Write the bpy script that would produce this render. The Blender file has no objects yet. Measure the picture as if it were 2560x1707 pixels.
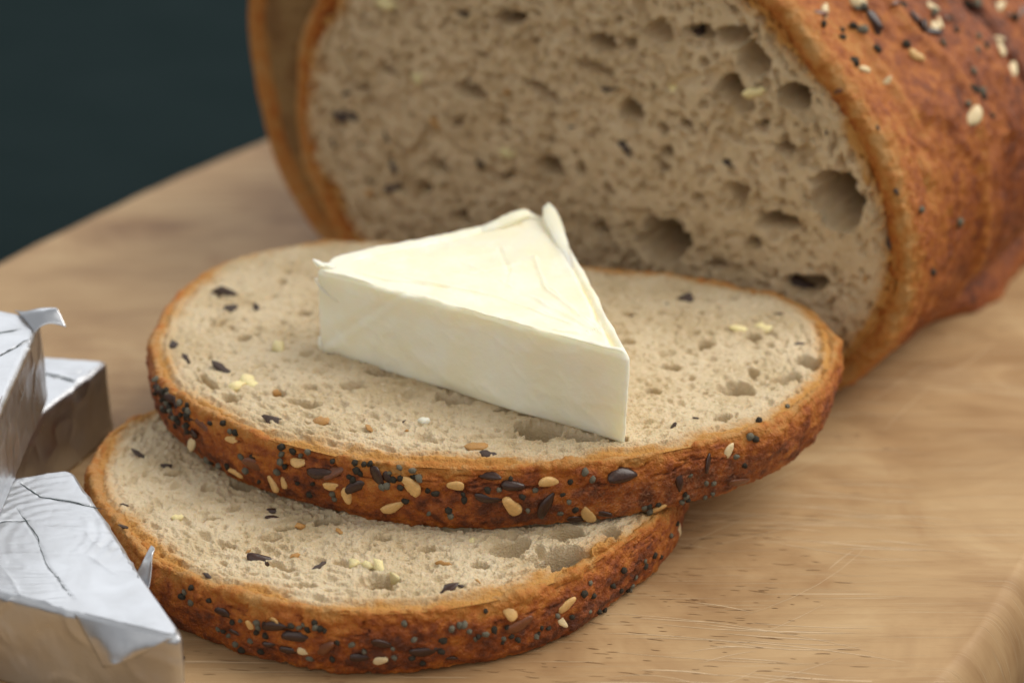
import bpy, math, random
import numpy as np
from mathutils import Vector, Matrix

# ------------------------------------------------------------------ camera, light, exposure
S = 0.01                      # everything below is measured in centimetres
scene = bpy.context.scene
col = scene.collection
rnd = random.Random(7)

PITCH = 25.5
cam_d = bpy.data.cameras.new("camera")
cam = bpy.data.objects.new("camera", cam_d)
col.objects.link(cam)
cam.location = (0.0, -29.79 * S, 15.71 * S)
cam.rotation_euler = (math.radians(90 - PITCH), 0, 0)
cam_d.lens = 70
cam_d.sensor_width = 36
cam_d.clip_start = 0.01
cam_d.clip_end = 20
cam_d.dof.use_dof = True
cam_d.dof.focus_distance = 28.1 * S
cam_d.dof.aperture_fstop = 13.5
scene.camera = cam

world = bpy.data.worlds.new("World")
scene.world = world
world.use_nodes = True
bg = world.node_tree.nodes["Background"]
bg.inputs[0].default_value = (0.97, 0.98, 1.0, 1)
bg.inputs[1].default_value = 0.40

def area(name, loc, target, sx, sy, power, color):
    ld = bpy.data.lights.new(name, 'AREA')
    ld.shape = 'RECTANGLE'; ld.size = sx; ld.size_y = sy
    ld.energy = power; ld.color = color
    o = bpy.data.objects.new(name, ld)
    col.objects.link(o)
    o.location = loc
    d = Vector(target) - Vector(loc)
    o.rotation_euler = d.to_track_quat('-Z', 'Y').to_euler()
    return o

area("window_light", (0.72, 0.14, 0.86), (0, 0, 0), 1.0, 0.95, 14.5, (1.0, 0.965, 0.90))
area("front_fill_light", (-0.25, -0.95, 0.75), (0, 0, 0), 1.3, 0.9, 2.8, (1.0, 0.965, 0.90))  # unseen fill added to lift the faces turned to the camera
area("back_fill_light", (-0.30, 1.05, 0.80), (0, 0, 0), 1.5, 0.9, 5.5, (0.97, 0.985, 1.0))  # added soft lamp that brightens foil tops, cheese and board sheen

scene.view_settings.view_transform = 'Standard'
scene.view_settings.look = 'None'
scene.view_settings.exposure = 0.0
scene.view_settings.gamma = 1.0
scene.render.engine = 'CYCLES'
scene.cycles.max_bounces = 8
scene.cycles.use_denoising = True

# ------------------------------------------------------------------ numpy noise
def _hash(ix, iy, iz, seed):
    h = (ix.astype(np.int64) * 374761393 + iy.astype(np.int64) * 668265263 +
         iz.astype(np.int64) * 2147483647 + seed * 974634777) & 0xffffffff
    h = ((h ^ (h >> 13)) * 1274126177) & 0xffffffff
    h = ((h ^ (h >> 16)) * 2246822519) & 0xffffffff
    return ((h ^ (h >> 15)) & 0xffff) / 65535.0

def vnoise(x, y, z, seed=0):
    """smooth value noise in -1..1"""
    ix, iy, iz = np.floor(x), np.floor(y), np.floor(z)
    fx, fy, fz = x - ix, y - iy, z - iz
    fx = fx * fx * fx * (fx * (fx * 6 - 15) + 10); fy = fy * fy * fy * (fy * (fy * 6 - 15) + 10)
    fz = fz * fz * fz * (fz * (fz * 6 - 15) + 10)
    r = 0
    for dx in (0, 1):
        wx = fx if dx else 1 - fx
        for dy in (0, 1):
            wy = fy if dy else 1 - fy
            for dz in (0, 1):
                wz = fz if dz else 1 - fz
                r = r + wx * wy * wz * _hash(ix + dx, iy + dy, iz + dz, seed)
    return r * 2 - 1

def fbm(x, y, z, sc, octv=3, seed=0, gain=0.5):
    a, t, r = 1.0, 0.0, 0
    for o in range(octv):
        k = sc * 2.03 ** o
        r = r + a * vnoise(x * k + 17.3 * o, y * k + 5.1 * o, z * k + 9.7 * o, seed + o)
        t += a; a *= gain
    return r / t * 1.5

def sstep(a, b, x):
    t = np.clip((x - a) / (b - a), 0, 1)
    return t * t * (3 - 2 * t)

# ------------------------------------------------------------------ mesh helpers
def link_mesh(name, V, quads, mat, parent=None, attrs=None, tris=None, smooth=True):
    V = np.asarray(V, float) * S
    me = bpy.data.meshes.new(name)
    q = np.asarray(quads, np.int32).reshape(-1, 4) if quads is not None and len(quads) else np.zeros((0, 4), np.int32)
    t = np.asarray(tris, np.int32).reshape(-1, 3) if tris is not None and len(tris) else np.zeros((0, 3), np.int32)
    me.vertices.add(len(V)); me.vertices.foreach_set("co", V.ravel().astype(np.float32))
    loops = np.concatenate([q.ravel(), t.ravel()])
    me.loops.add(len(loops)); me.loops.foreach_set("vertex_index", loops)
    starts = np.concatenate([np.arange(len(q)) * 4, len(q) * 4 + np.arange(len(t)) * 3]).astype(np.int32)
    me.polygons.add(len(q) + len(t))
    me.polygons.foreach_set("loop_start", starts)
    me.polygons.foreach_set("use_smooth", np.full(len(q) + len(t), smooth, bool))
    if attrs:
        for k, a in attrs.items():
            at = me.attributes.new(k, 'FLOAT', 'POINT')
            at.data.foreach_set("value", np.asarray(a, np.float32))
    me.update(calc_edges=True)
    me.validate()
    if mat: me.materials.append(mat)
    o = bpy.data.objects.new(name, me)
    col.objects.link(o)
    if parent: o.parent = parent
    return o

def thing(name, label, cat, loc, rot=(0, 0, 0), group=None):
    o = bpy.data.objects.new(name, None)
    o.empty_display_size = 0.01
    col.objects.link(o)
    o.location = [c * S for c in loc]
    o.rotation_euler = rot
    o["label"] = label; o["category"] = cat
    if group: o["group"] = group
    return o

def grid_quads(nu, nv, wrap=False):
    """vertex index = v*nu + u"""
    u = np.arange(nu if wrap else nu - 1); v = np.arange(nv - 1)
    U, W = np.meshgrid(u, v)
    U2 = (U + 1) % nu
    return np.stack([W * nu + U, W * nu + U2, (W + 1) * nu + U2, (W + 1) * nu + U], -1).reshape(-1, 4)

def spline_closed(pts, n=2000):
    """closed Catmull-Rom through pts"""
    P = np.asarray(pts, float); m = len(P)
    seg = np.linspace(0, m, n, endpoint=False)
    i = np.floor(seg).astype(int); t = (seg - i)[:, None]
    p0, p1, p2, p3 = P[(i - 1) % m], P[i % m], P[(i + 1) % m], P[(i + 2) % m]
    return 0.5 * (2 * p1 + (p2 - p0) * t + (2 * p0 - 5 * p1 + 4 * p2 - p3) * t ** 2 + (3 * p1 - p0 - 3 * p2 + p3) * t ** 3)

def round_poly(corners, radii, n=14):
    P = np.asarray(corners, float); m = len(P); out = []
    for i in range(m):
        a, b, c = P[i - 1], P[i], P[(i + 1) % m]; r = radii[i]
        d1 = (a - b) / np.linalg.norm(a - b); d2 = (c - b) / np.linalg.norm(c - b)
        for k in range(n):
            t = k / (n - 1)
            out.append((1 - t) ** 2 * (b + d1 * r) + 2 * t * (1 - t) * b + t * t * (b + d2 * r))
    return np.array(out)

class Outline:
    """star-shaped closed outline, radius as a function of the angle round its centre"""
    def __init__(s, poly, centre):
        p = np.asarray(poly, float)
        q = []
        for i in range(len(p)):                # densify straight runs
            a, b = p[i], p[(i + 1) % len(p)]
            k = max(1, int(np.linalg.norm(b - a) / 0.03))
            for j in range(k): q.append(a + (b - a) * j / k)
        p = np.array(q)
        d = p - np.asarray(centre)
        th = np.arctan2(d[:, 1], d[:, 0]); r = np.hypot(d[:, 0], d[:, 1])
        o = np.argsort(th); s.th = th[o]; s.rr = r[o]
    def r(s, th):
        th = (th + np.pi) % (2 * np.pi) - np.pi
        return np.interp(th, np.r_[s.th[-1] - 2 * np.pi, s.th, s.th[0] + 2 * np.pi], np.r_[s.rr[-1], s.rr, s.rr[0]])

def disc_grid(N):
    """square grid mapped on the unit disc: rho, theta, quads, boundary order (counter-clockwise)"""
    a = np.linspace(-1, 1, N)
    u, v = np.meshgrid(a, a)
    x = u * np.sqrt(1 - v * v / 2); y = v * np.sqrt(1 - u * u / 2)
    rho = np.minimum(np.hypot(x, y), 1).ravel(); th = np.arctan2(y, x).ravel()
    I = np.arange(N * N).reshape(N, N)
    b = np.concatenate([I[0, :-1], I[:-1, -1], I[-1, ::-1][:-1], I[::-1, 0][:-1]])
    return rho, th, grid_quads(N, N), b

# ------------------------------------------------------------------ material helpers
class NT:
    def __init__(s, name):
        s.m = bpy.data.materials.new(name); s.m.use_nodes = True
        s.t = s.m.node_tree; s.n = s.t.nodes; s.b = s.n["Principled BSDF"]
    def node(s, typ, **kw):
        nd = s.n.new(typ)
        for k, v in kw.items():
            if k.startswith("i_"): 
                key = k[2:]; key = int(key) if key.isdigit() else key.replace("_", " ")
                nd.inputs[key].default_value = v
            else: setattr(nd, k, v)
        return nd
    def lk(s, a, b): s.t.links.new(a, b)
    def coords(s, scale=(1, 1, 1), rot=(0, 0, 0), loc=(0, 0, 0)):
        tc = s.node("ShaderNodeTexCoord")
        mp = s.node("ShaderNodeMapping")
        mp.inputs["Scale"].default_value = [c / S for c in scale]
        mp.inputs["Rotation"].default_value = rot
        mp.inputs["Location"].default_value = loc
        s.lk(tc.outputs["Object"], mp.inputs[0])
        return mp.outputs[0]
    def noise(s, vec, scale, detail=4, rough=0.5, dist=0.0):
        nd = s.node("ShaderNodeTexNoise")
        nd.inputs["Scale"].default_value = scale; nd.inputs["Detail"].default_value = detail
        nd.inputs["Roughness"].default_value = rough; nd.inputs["Distortion"].default_value = dist
        s.lk(vec, nd.inputs["Vector"]); return nd.outputs["Fac"]
    def ramp(s, fac, stops, interp='LINEAR'):
        r = s.node("ShaderNodeValToRGB"); r.color_ramp.interpolation = interp
        e = r.color_ramp.elements
        while len(e) < len(stops): e.new(0.5)
        for k, (p, c) in enumerate(stops):
            e[k].position = p; e[k].color = (*c, 1) if len(c) == 3 else c
        s.lk(fac, r.inputs[0]); return r.outputs[0]
    def f(s, fac, a, b):                 # 0..1 window on a value
        r = s.node("ShaderNodeMapRange"); r.interpolation_type = 'SMOOTHSTEP'
        r.inputs[1].default_value = a; r.inputs[2].default_value = b
        s.lk(fac, r.inputs[0]); return r.outputs[0]
    def mix(s, fac, a, b, blend='MIX'):
        m = s.node("ShaderNodeMix", data_type='RGBA', blend_type=blend)
        for sock, v in ((m.inputs[0], fac), (m.inputs[6], a), (m.inputs[7], b)):
            if isinstance(v, (int, float)): sock.default_value = v
            elif isinstance(v, tuple): sock.default_value = (*v, 1)
            else: s.lk(v, sock)
        return m.outputs[2]
    def math(s, op, a, b):
        m = s.node("ShaderNodeMath", operation=op)
        for sock, v in ((m.inputs[0], a), (m.inputs[1], b)):
            if isinstance(v, (int, float)): sock.default_value = v
            else: s.lk(v, sock)
        return m.outputs[0]
    def attr(s, name):
        return s.node("ShaderNodeAttribute", attribute_name=name).outputs["Fac"]
    def bump(s, h, dist, strength=1.0):
        b = s.node("ShaderNodeBump"); b.inputs["Distance"].default_value = dist * S; b.inputs["Strength"].default_value = strength
        s.lk(h, b.inputs["Height"]); s.lk(b.outputs[0], s.b.inputs["Normal"])
    def set(s, **kw):
        for k, v in kw.items():
            i = s.b.inputs[k.replace("_", " ")]
            if hasattr(v, "node"): s.lk(v, i)
            else: i.default_value = v

def sss(t, w, scale_cm, rad):
    t.set(Subsurface_Weight=w, Subsurface_Radius=rad, Subsurface_Scale=scale_cm * S)

def mat_crumb(name, light, mid, tint):
    t = NT(name); c = t.coords()
    n1 = t.noise(c, 1.1, 3); n2 = t.noise(c, 9.0, 4, 0.6); n3 = t.noise(c, 34.0, 2)
    base = t.mix(t.f(n1, 0.35, 0.68), light, mid)
    base = t.mix(t.math('MULTIPLY', t.f(n2, 0.5, 0.72), 0.55), base, tint)
    rim = t.attr("rim")
    rn = t.math('ADD', rim, t.math('MULTIPLY', t.math('SUBTRACT', n2, 0.5), 0.5))
    base = t.mix(t.f(rn, 0.12, 0.65), base, (0.50, 0.245, 0.062))
    base = t.mix(t.f(rn, 0.65, 1.15), base, (0.40, 0.145, 0.025))
    t.set(Base_Color=base, Roughness=0.75, Specular_IOR_Level=0.25)
    sss(t, 0.30, 0.06, (1.0, 0.55, 0.28))
    t.bump(t.math('ADD', n3, t.math('MULTIPLY', n2, 0.8)), 0.03, 0.9)
    return t.m

def mat_crust(name, mott=1.0, gloss=0.0):
    t = NT(name); c = t.coords()
    n1 = t.noise(c, 0.9, 4, 0.55); n2 = t.noise(c, 5.0, 5, 0.6); n3 = t.noise(c, 30.0, 3, 0.6)
    bake = t.attr("bake")
    v = t.math('ADD', bake, t.math('MULTIPLY', t.math('SUBTRACT', n2, 0.5), 1.3 * mott))
    v = t.math('ADD', v, t.math('MULTIPLY', t.math('SUBTRACT', n1, 0.5), 1.0 * mott))
    base = t.ramp(v, [(0.0, (0.50, 0.25, 0.07)), (0.25, (0.50, 0.20, 0.034)), (0.5, (0.43, 0.125, 0.012)),
                      (0.75, (0.27, 0.060, 0.006)), (1.0, (0.10, 0.022, 0.005))])
    bloom = t.math('MULTIPLY', t.attr("bloom"), t.f(n3, 0.42, 0.68))
    base = t.mix(t.math('MULTIPLY', bloom, 0.45), base, (0.46, 0.245, 0.13))
    t.set(Base_Color=base, Roughness=t.ramp(n2, [(0.3, (0.42 - gloss,) * 3), (0.7, (0.62 - gloss,) * 3)]), Specular_IOR_Level=0.42)
    sss(t, 0.12, 0.05, (1.0, 0.4, 0.15))
    t.bump(t.math('ADD', n3, t.math('MULTIPLY', n2, 1.2)), 0.040, 1.0)
    return t.m

def mat_simple(name, color, rough, spec=0.5, var=0.25, nsc=20.0, bump=0.0, ss=0.0, metal=0.0, coat=0.0):
    t = NT(name); c = t.coords()
    n = t.noise(c, nsc, 3)
    dark = tuple(x * (1 - var) for x in color); lite = tuple(min(1, x * (1 + var)) for x in color)
    info = t.node("ShaderNodeObjectInfo").outputs["Random"]
    base = t.ramp(n, [(0.3, dark), (0.7, lite)])
    base = t.mix(t.math('MULTIPLY', info, 0.5), base, tuple(x * 0.62 for x in color))
    t.set(Base_Color=base, Roughness=rough, Specular_IOR_Level=spec, Metallic=metal, Coat_Weight=coat)
    if ss: sss(t, ss, 0.04, (1, .7, .4))
    if bump: t.bump(n, bump, 0.8)
    return t.m

def mat_wood():
    t = NT("board_wood")
    c = t.coords()
    # broad flame figure, then growth lines bent by it, then fine pores
    broad = t.noise(t.coords(scale=(0.55, 0.9, 0.3), rot=(0, 0, math.radians(24))), 0.55, 5, 0.6, 0.9)
    patch = t.noise(t.coords(scale=(0.6, 0.8, 1), rot=(0, 0, math.radians(28))), 0.33, 3, 0.55, 0.6)
    wv = t.node("ShaderNodeTexWave", wave_type='BANDS', bands_direction='Y', wave_profile='SAW')
    wv.inputs["Scale"].default_value = 0.62; wv.inputs["Distortion"].default_value = 9.0; wv.inputs["Detail"].default_value = 4.0
    wv.inputs["Detail Scale"].default_value = 0.35; wv.inputs["Detail Roughness"].default_value = 0.55
    t.lk(t.coords(scale=(0.28, 1.0, 1.0), rot=(0, 0, math.radians(-6))), wv.inputs["Vector"])
    line = wv.outputs["Fac"]
    pore = t.noise(t.coords(scale=(0.10, 1.5, 0.1), rot=(0, 0, math.radians(-5))), 9.0, 4, 0.65, 0.6)
    base = t.ramp(broad, [(0.30, (0.26, 0.142, 0.062)), (0.45, (0.36, 0.215, 0.100)), (0.58, (0.45, 0.285, 0.140)), (0.72, (0.54, 0.370, 0.195))])
    base = t.mix(t.math('MULTIPLY', t.f(patch, 0.42, 0.66), 0.6), base, (0.49, 0.325, 0.165))
    base = t.mix(t.math('MULTIPLY', t.f(line, 0.55, 1.0), 0.13), base, (0.22, 0.105, 0.035))
    base = t.mix(t.math('MULTIPLY', t.f(pore, 0.50, 0.75), 0.22), base, (0.20, 0.095, 0.034))
    fig = t.noise(t.coords(scale=(0.55, 0.25, 1), rot=(0, 0, math.radians(-35))), 1.0, 5, 0.62, 0.5)
    base = t.mix(t.math('MULTIPLY', t.f(fig, 0.60, 0.72), 0.35), base, (0.27, 0.115, 0.036))
    scr = None
    for k, (ang, sc, a_, w, ln) in enumerate(((-6, 20.0, .68, 1.0, .016), (-4, 30.0, .67, .8, .012), (-9, 24.0, .69, .9, .016), (-14, 26.0, .70, .7, .016), (1, 28.0, .70, .7, .02), (30, 22.0, .72, .9, .02), (-26, 20, .73, .7, .03), (48, 18, .75, .6, .03))):
        cc = t.coords(scale=(ln, 1.0, .02), rot=(0, 0, math.radians(ang)), loc=(3.1 * k, 1.7 * k, 0))
        s1 = t.f(t.noise(cc, sc, 1, 0.5), a_ - .03, a_ + .05)
        brk = t.f(t.noise(t.coords(scale=(.25, .5, .1), loc=(k * 5.0, 0, 0)), 1.0, 3, .6), 0.40, 0.62)
        s1 = t.math('MULTIPLY', t.math('MULTIPLY', s1, brk), w)
        scr = s1 if scr is None else t.math('MAXIMUM', scr, s1)
    base = t.mix(t.math('MULTIPLY', scr, 0.35), base, (0.74, 0.58, 0.38))
    rough = t.math('ADD', t.math('MULTIPLY', pore, 0.25), 0.42)
    t.set(Base_Color=base, Roughness=rough, Specular_IOR_Level=0.24)
    h = t.math('ADD', t.math('MULTIPLY', pore, 0.5), t.math('MULTIPLY', scr, -1.0))
    t.bump(h, 0.014, 0.6)
    return t.m

def mat_table():
    t = NT("dark_table_paint"); c = t.coords()
    n = t.noise(c, 0.3, 4)
    t.set(Base_Color=t.ramp(n, [(0.3, (0.0140, 0.0225, 0.0235)), (0.7, (0.0160, 0.0250, 0.0262))]), Roughness=0.9, Specular_IOR_Level=0.0)
    return t.m

def mat_cheese():
    t = NT("processed_cheese"); c = t.coords()
    n1 = t.noise(c, 1.6, 3); n2 = t.noise(c, 14.0, 3)
    base = t.mix(t.f(n1, 0.35, 0.7), (0.94, 0.86, 0.635), (0.955, 0.895, 0.725))
    cr = t.attr("crease")
    base = t.mix(t.f(cr, 0.1, 1.0), base, (0.90, 0.78, 0.42))
    t.set(Base_Color=base, Roughness=0.42, Specular_IOR_Level=0.4)
    sss(t, 0.6, 0.25, (1.0, 0.8, 0.5))
    t.bump(t.math('ADD', n2, t.math('MULTIPLY', n1, 1.5)), 0.012, 0.6)
    return t.m

def mat_foil(name, rough):
    t = NT(name); c = t.coords()
    n1 = t.noise(c, 2.4, 4, 0.55, 0.6); n2 = t.noise(t.coords(scale=(.5, 2.0, 1)), 5.0, 3, 0.5, 0.5)
    t.set(Base_Color=(0.62, 0.635, 0.66, 1), Metallic=1.0,
          Roughness=t.ramp(n1, [(0.3, (rough - .06,) * 3), (0.7, (rough + .08,) * 3)]))
    t.bump(t.math('ADD', n1, t.math('MULTIPLY', n2, 0.45)), 0.010, 0.4)
    return t.m

M_wood = mat_wood(); M_table = mat_table(); M_cheese = mat_cheese()
M_foil = mat_foil("matte_foil", 0.46); M_foil_side = mat_foil("bright_foil", 0.33)
M_crumb = mat_crumb("bread_crumb", (0.64, 0.515, 0.335), (0.54, 0.415, 0.245), (0.73, 0.615, 0.44))
M_crumb_loaf = mat_crumb("loaf_crumb", (0.66, 0.50, 0.305), (0.57, 0.415, 0.235), (0.71, 0.56, 0.365))
M_crumb_inner = mat_crumb("shaded_inner_crumb", (0.28, 0.165, 0.062), (0.20, 0.10, 0.034), (0.34, 0.21, 0.09))  # torn crumb by the crust, darkened to paint in the open cut's shade
M_crust = mat_crust("bread_crust"); M_crust_loaf = mat_crust("loaf_crust", 0.95, 0.04)
M_sesame = mat_simple("sesame_hull", (0.74, 0.45, 0.165), 0.42, 0.45, 0.12, 8.0, 0.004, 0.3)
M_sesame_pale = mat_simple("pale_sesame_hull", (0.74, 0.58, 0.33), 0.45, 0.4, 0.1, 8.0, 0.004, 0.3)
M_flax = mat_simple("flax_hull", (0.050, 0.020, 0.011), 0.30, 0.5, 0.35, 14.0, 0.004)
M_flax_red = mat_simple("toasted_flax_hull", (0.17, 0.055, 0.018), 0.34, 0.5, 0.25, 14.0, 0.004)
M_shard = mat_simple("seed_shard_hull", (0.075, 0.050, 0.040), 0.6, 0.3, 0.4, 14.0, 0.006)
M_poppy = mat_simple("poppy_hull", (0.058, 0.049, 0.036), 0.7, 0.12, 0.6, 60.0, 0.012)
M_poppy_pale = mat_simple("dusty_poppy_hull", (0.19, 0.172, 0.125), 0.8, 0.1, 0.5, 60.0, 0.012)
M_corn = mat_simple("corn", (0.86, 0.73, 0.38), 0.5, 0.4, 0.12, 15.0, 0.01, 0.4)
M_bran = mat_simple("bran", (0.52, 0.27, 0.08), 0.5, 0.4, 0.2, 15.0, 0.01, 0.2)
M_seam_shade = mat_simple("dark_teal_seam_shade", (0.018, 0.035, 0.036), 0.5, 0.4, 0.2, 10.0)  # dark teal that stands for shade between foil overlaps

M_scratch = mat_simple("scratched_wood", (0.62, 0.45, 0.27), 0.5, 0.5, 0.15, 3.0)
M_pore = mat_simple("wood_pore", (0.20, 0.105, 0.042), 0.6, 0.3, 0.3, 3.0)
# ------------------------------------------------------------------ table and board
def slab(name, w, d, z0, z1, cy, mat):
    x, y0, y1 = w / 2, cy - d / 2, cy + d / 2; b = 0.6
    V = [(-x, y0, z0), (x, y0, z0), (x, y1, z0), (-x, y1, z0), (-x, y0, z1 - b), (x, y0, z1 - b), (x, y1, z1 - b), (-x, y1, z1 - b),
         (-x + b, y0 + b, z1), (x - b, y0 + b, z1), (x - b, y1 - b, z1), (-x + b, y1 - b, z1)]
    Q = [(3, 2, 1, 0), (8, 9, 10, 11)]
    for k in range(4):
        n = (k + 1) % 4
        Q += [(k, n, 4 + n, 4 + k), (4 + k, 4 + n, 8 + n, 8 + k)]
    return link_mesh(name, V, Q, mat, smooth=False)

tb = slab("table", 220, 200, -7.0, -3.0, 45, M_table)
tb["kind"] = "structure"

BOARD = [(-3, -14), (1.6, -12.2), (4.3, -9.3), (5.65, -7.5), (6.75, -5.85), (8.1, -3.4), (11.0, 1.5), (13.2, 8), (12.2, 15), (7.5, 20.0), (1.5, 20.0),
         (-3.2, 17.0), (-6.0, 13.6), (-8.4, 9.9), (-10.4, 6.2), (-12.3, 1.5), (-13.0, -4), (-11.6, -9.5), (-8, -13)]
def board_z(x, y): return 0.012 * fbm(x, y, 0 * x, 0.35, 2, 9)

def build_board():
    c0 = np.array((0, 3.0))
    ol = Outline(spline_closed(BOARD), c0)
    rho, th, q, b = disc_grid(150)
    r = ol.r(th) + 0.02 * fbm(np.cos(th) * 8, np.sin(th) * 8, 0 * th, 0.6, 2, 3)
    x = c0[0] + rho * r * np.cos(th); y = c0[1] + rho * r * np.sin(th)
    edge = r * (1 - rho)
    z = board_z(x, y) * sstep(0.2, 1.2, edge)
    V = [np.stack([x, y, z], 1)]; Q = [q]; prev = b; n0 = len(x)
    bt = th[b]
    prof = [(0.10, -0.012), (0.24, -0.045), (0.40, -0.11), (0.58, -0.22), (0.76, -0.37), (0.93, -0.56), (1.08, -0.8), (1.18, -1.1), (1.22, -1.5), (1.15, -1.9), (0.95, -2.25), (0.6, -2.5), (-1.5, -2.7)]
    for k, (o, zz) in enumerate(prof):
        wob = 1 + 0.08 * fbm(np.cos(bt) * 6, np.sin(bt) * 6, 0 * bt + k * 0.2, 0.8, 2, 21)
        rr = r[b] + 0.45 * o * wob
        V.append(np.stack([c0[0] + rr * np.cos(bt), c0[1] + rr * np.sin(bt), zz + 0.02 * fbm(np.cos(bt) * 9, np.sin(bt) * 9, 0 * bt + k * .3, 1.0, 2, 5)], 1))
        cur = n0 + k * len(b) + np.arange(len(b))
        Q.append(np.stack([prev, cur, np.roll(cur, -1), np.roll(prev, -1)], 1)); prev = cur
    n1 = n0 + len(prof) * len(b)
    V.append(np.array([[c0[0], c0[1], -2.7]]))
    T = np.stack([prev, np.full(len(b), n1), np.roll(prev, -1)], 1)
    root = thing("cutting_board", "rounded tan wooden board with knife scratches and natural edge under the bread", "cutting board", (0, 0, 0))
    body = link_mesh("board_slab", np.concatenate(V), np.concatenate(Q), M_wood, root, tris=T)
    # fine knife marks (raised pale fibres) and short dark pores along the grain
    rg = np.random.default_rng(77)
    def slivers(name, mat, count, ang, spread, l0, l1, w0, w1, zone):
        V, Q = [], []
        for k in range(count):
            for _ in range(30):
                cx, cy = rg.uniform(zone[0], zone[1]), rg.uniform(zone[2], zone[3])
                if vnoise(np.array([cx * .35]), np.array([cy * .6]), np.array([count * 1.0]), 3)[0] > rg.uniform(-.5, .6): break
            a = math.radians(rg.normal(ang, spread)); L_ = rg.uniform(l0, l1) * rg.uniform(.3, 1); w_ = rg.uniform(w0, w1); bend = rg.normal() * .04 * L_
            n = 7; t = np.linspace(-.5, .5, n)
            px = cx + np.cos(a) * L_ * t - np.sin(a) * bend * (t * t * 4); py = cy + np.sin(a) * L_ * t + np.cos(a) * bend * (t * t * 4)
            ww = w_ * (1 - (2 * np.abs(t)) ** 3) * .5 + .0008
            if math.hypot(cx, (cy - 3) * .8) > float(ol.r(np.array([math.atan2(cy - 3, cx)]))[0]) - 2.8: continue
            zz = board_z(px, py) + 0.0035
            b0 = len(V) * 2 * n
            V.append(np.concatenate([np.stack([px - np.sin(a) * ww, py + np.cos(a) * ww, zz], 1), np.stack([px + np.sin(a) * ww, py - np.cos(a) * ww, zz], 1)]))
            i = np.arange(n - 1); Q.append(np.stack([b0 + i, b0 + n + i, b0 + n + i + 1, b0 + i + 1], 1))
        o = link_mesh(name, np.concatenate(V), np.concatenate(Q), mat, root); o["kind"] = "stuff"
    slivers("knife_marks", M_scratch, 420, -7, 4, .8, 5.0, .008, .022, (-4, 11, -11, 6))
    slivers("knife_marks", M_scratch, 60, 32, 12, .8, 3.5, .007, .016, (0, 10, -10, 3))
    slivers("wood_pores", M_pore, 1500, -5, 4, .1, .45, .006, .014, (-6, 11, -12, 4))
    foot = []
    for fx, fy in ((-7, -6), (3, -7), (7, 12), (-4, 11)):
        a = np.linspace(0, 2 * np.pi, 20, endpoint=False)
        Vf = np.concatenate([np.stack([fx + 0.8 * np.cos(a), fy + 0.8 * np.sin(a), 0 * a - 2.6], 1), np.stack([fx + 0.7 * np.cos(a), fy + 0.7 * np.sin(a), 0 * a - 3.0], 1)])
        Qf = np.stack([np.arange(20), np.roll(np.arange(20), -1), 20 + np.roll(np.arange(20), -1), 20 + np.arange(20)], 1)[:, ::-1]
        link_mesh("foot", Vf, Qf, M_wood, root)
build_board()

# ------------------------------------------------------------------ bread
class Relief:
    """height map of a cut bread face: pores stamped on a fine raster"""
    def __init__(s, x0, x1, y0, y1, res):
        s.x0, s.y0, s.res = x0, y0, res
        s.nx, s.ny = int((x1 - x0) / res) + 2, int((y1 - y0) / res) + 2
        s.d = np.zeros((s.ny, s.nx), np.float32)
    def stamp(s, cx, cy, a, b, ang, depth, power=0.5):
        R = max(a, b) * 1.05
        i0, i1 = int((cx - R - s.x0) / s.res), int((cx + R - s.x0) / s.res) + 2
        j0, j1 = int((cy - R - s.y0) / s.res), int((cy + R - s.y0) / s.res) + 2
        i0, j0, i1, j1 = max(i0, 0), max(j0, 0), min(i1, s.nx), min(j1, s.ny)
        if i1 <= i0 or j1 <= j0: return
        X, Y = np.meshgrid(s.x0 + np.arange(i0, i1) * s.res - cx, s.y0 + np.arange(j0, j1) * s.res - cy)
        ca, sa = math.cos(ang), math.sin(ang)
        u = (X * ca + Y * sa) / a; v = (-X * sa + Y * ca) / b
        ph = np.arctan2(v, u)
        w = 1 + 0.10 * np.sin(2 * ph + cx * 7) + 0.06 * np.sin(3 * ph + cy * 9)
        k = np.clip(1 - (u * u + v * v) / (w * w), 0, 1) ** power
        blk = s.d[j0:j1, i0:i1]
        np.maximum(blk, depth * k, out=blk)
    def sample(s, x, y):
        fx = np.clip((x - s.x0) / s.res, 0, s.nx - 1.001); fy = np.clip((y - s.y0) / s.res, 0, s.ny - 1.001)
        i, j = fx.astype(int), fy.astype(int); fx -= i; fy -= j
        d = s.d
        return (d[j, i] * (1 - fx) + d[j, i + 1] * fx) * (1 - fy) + (d[j + 1, i] * (1 - fx) + d[j + 1, i + 1] * fx) * fy

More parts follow.
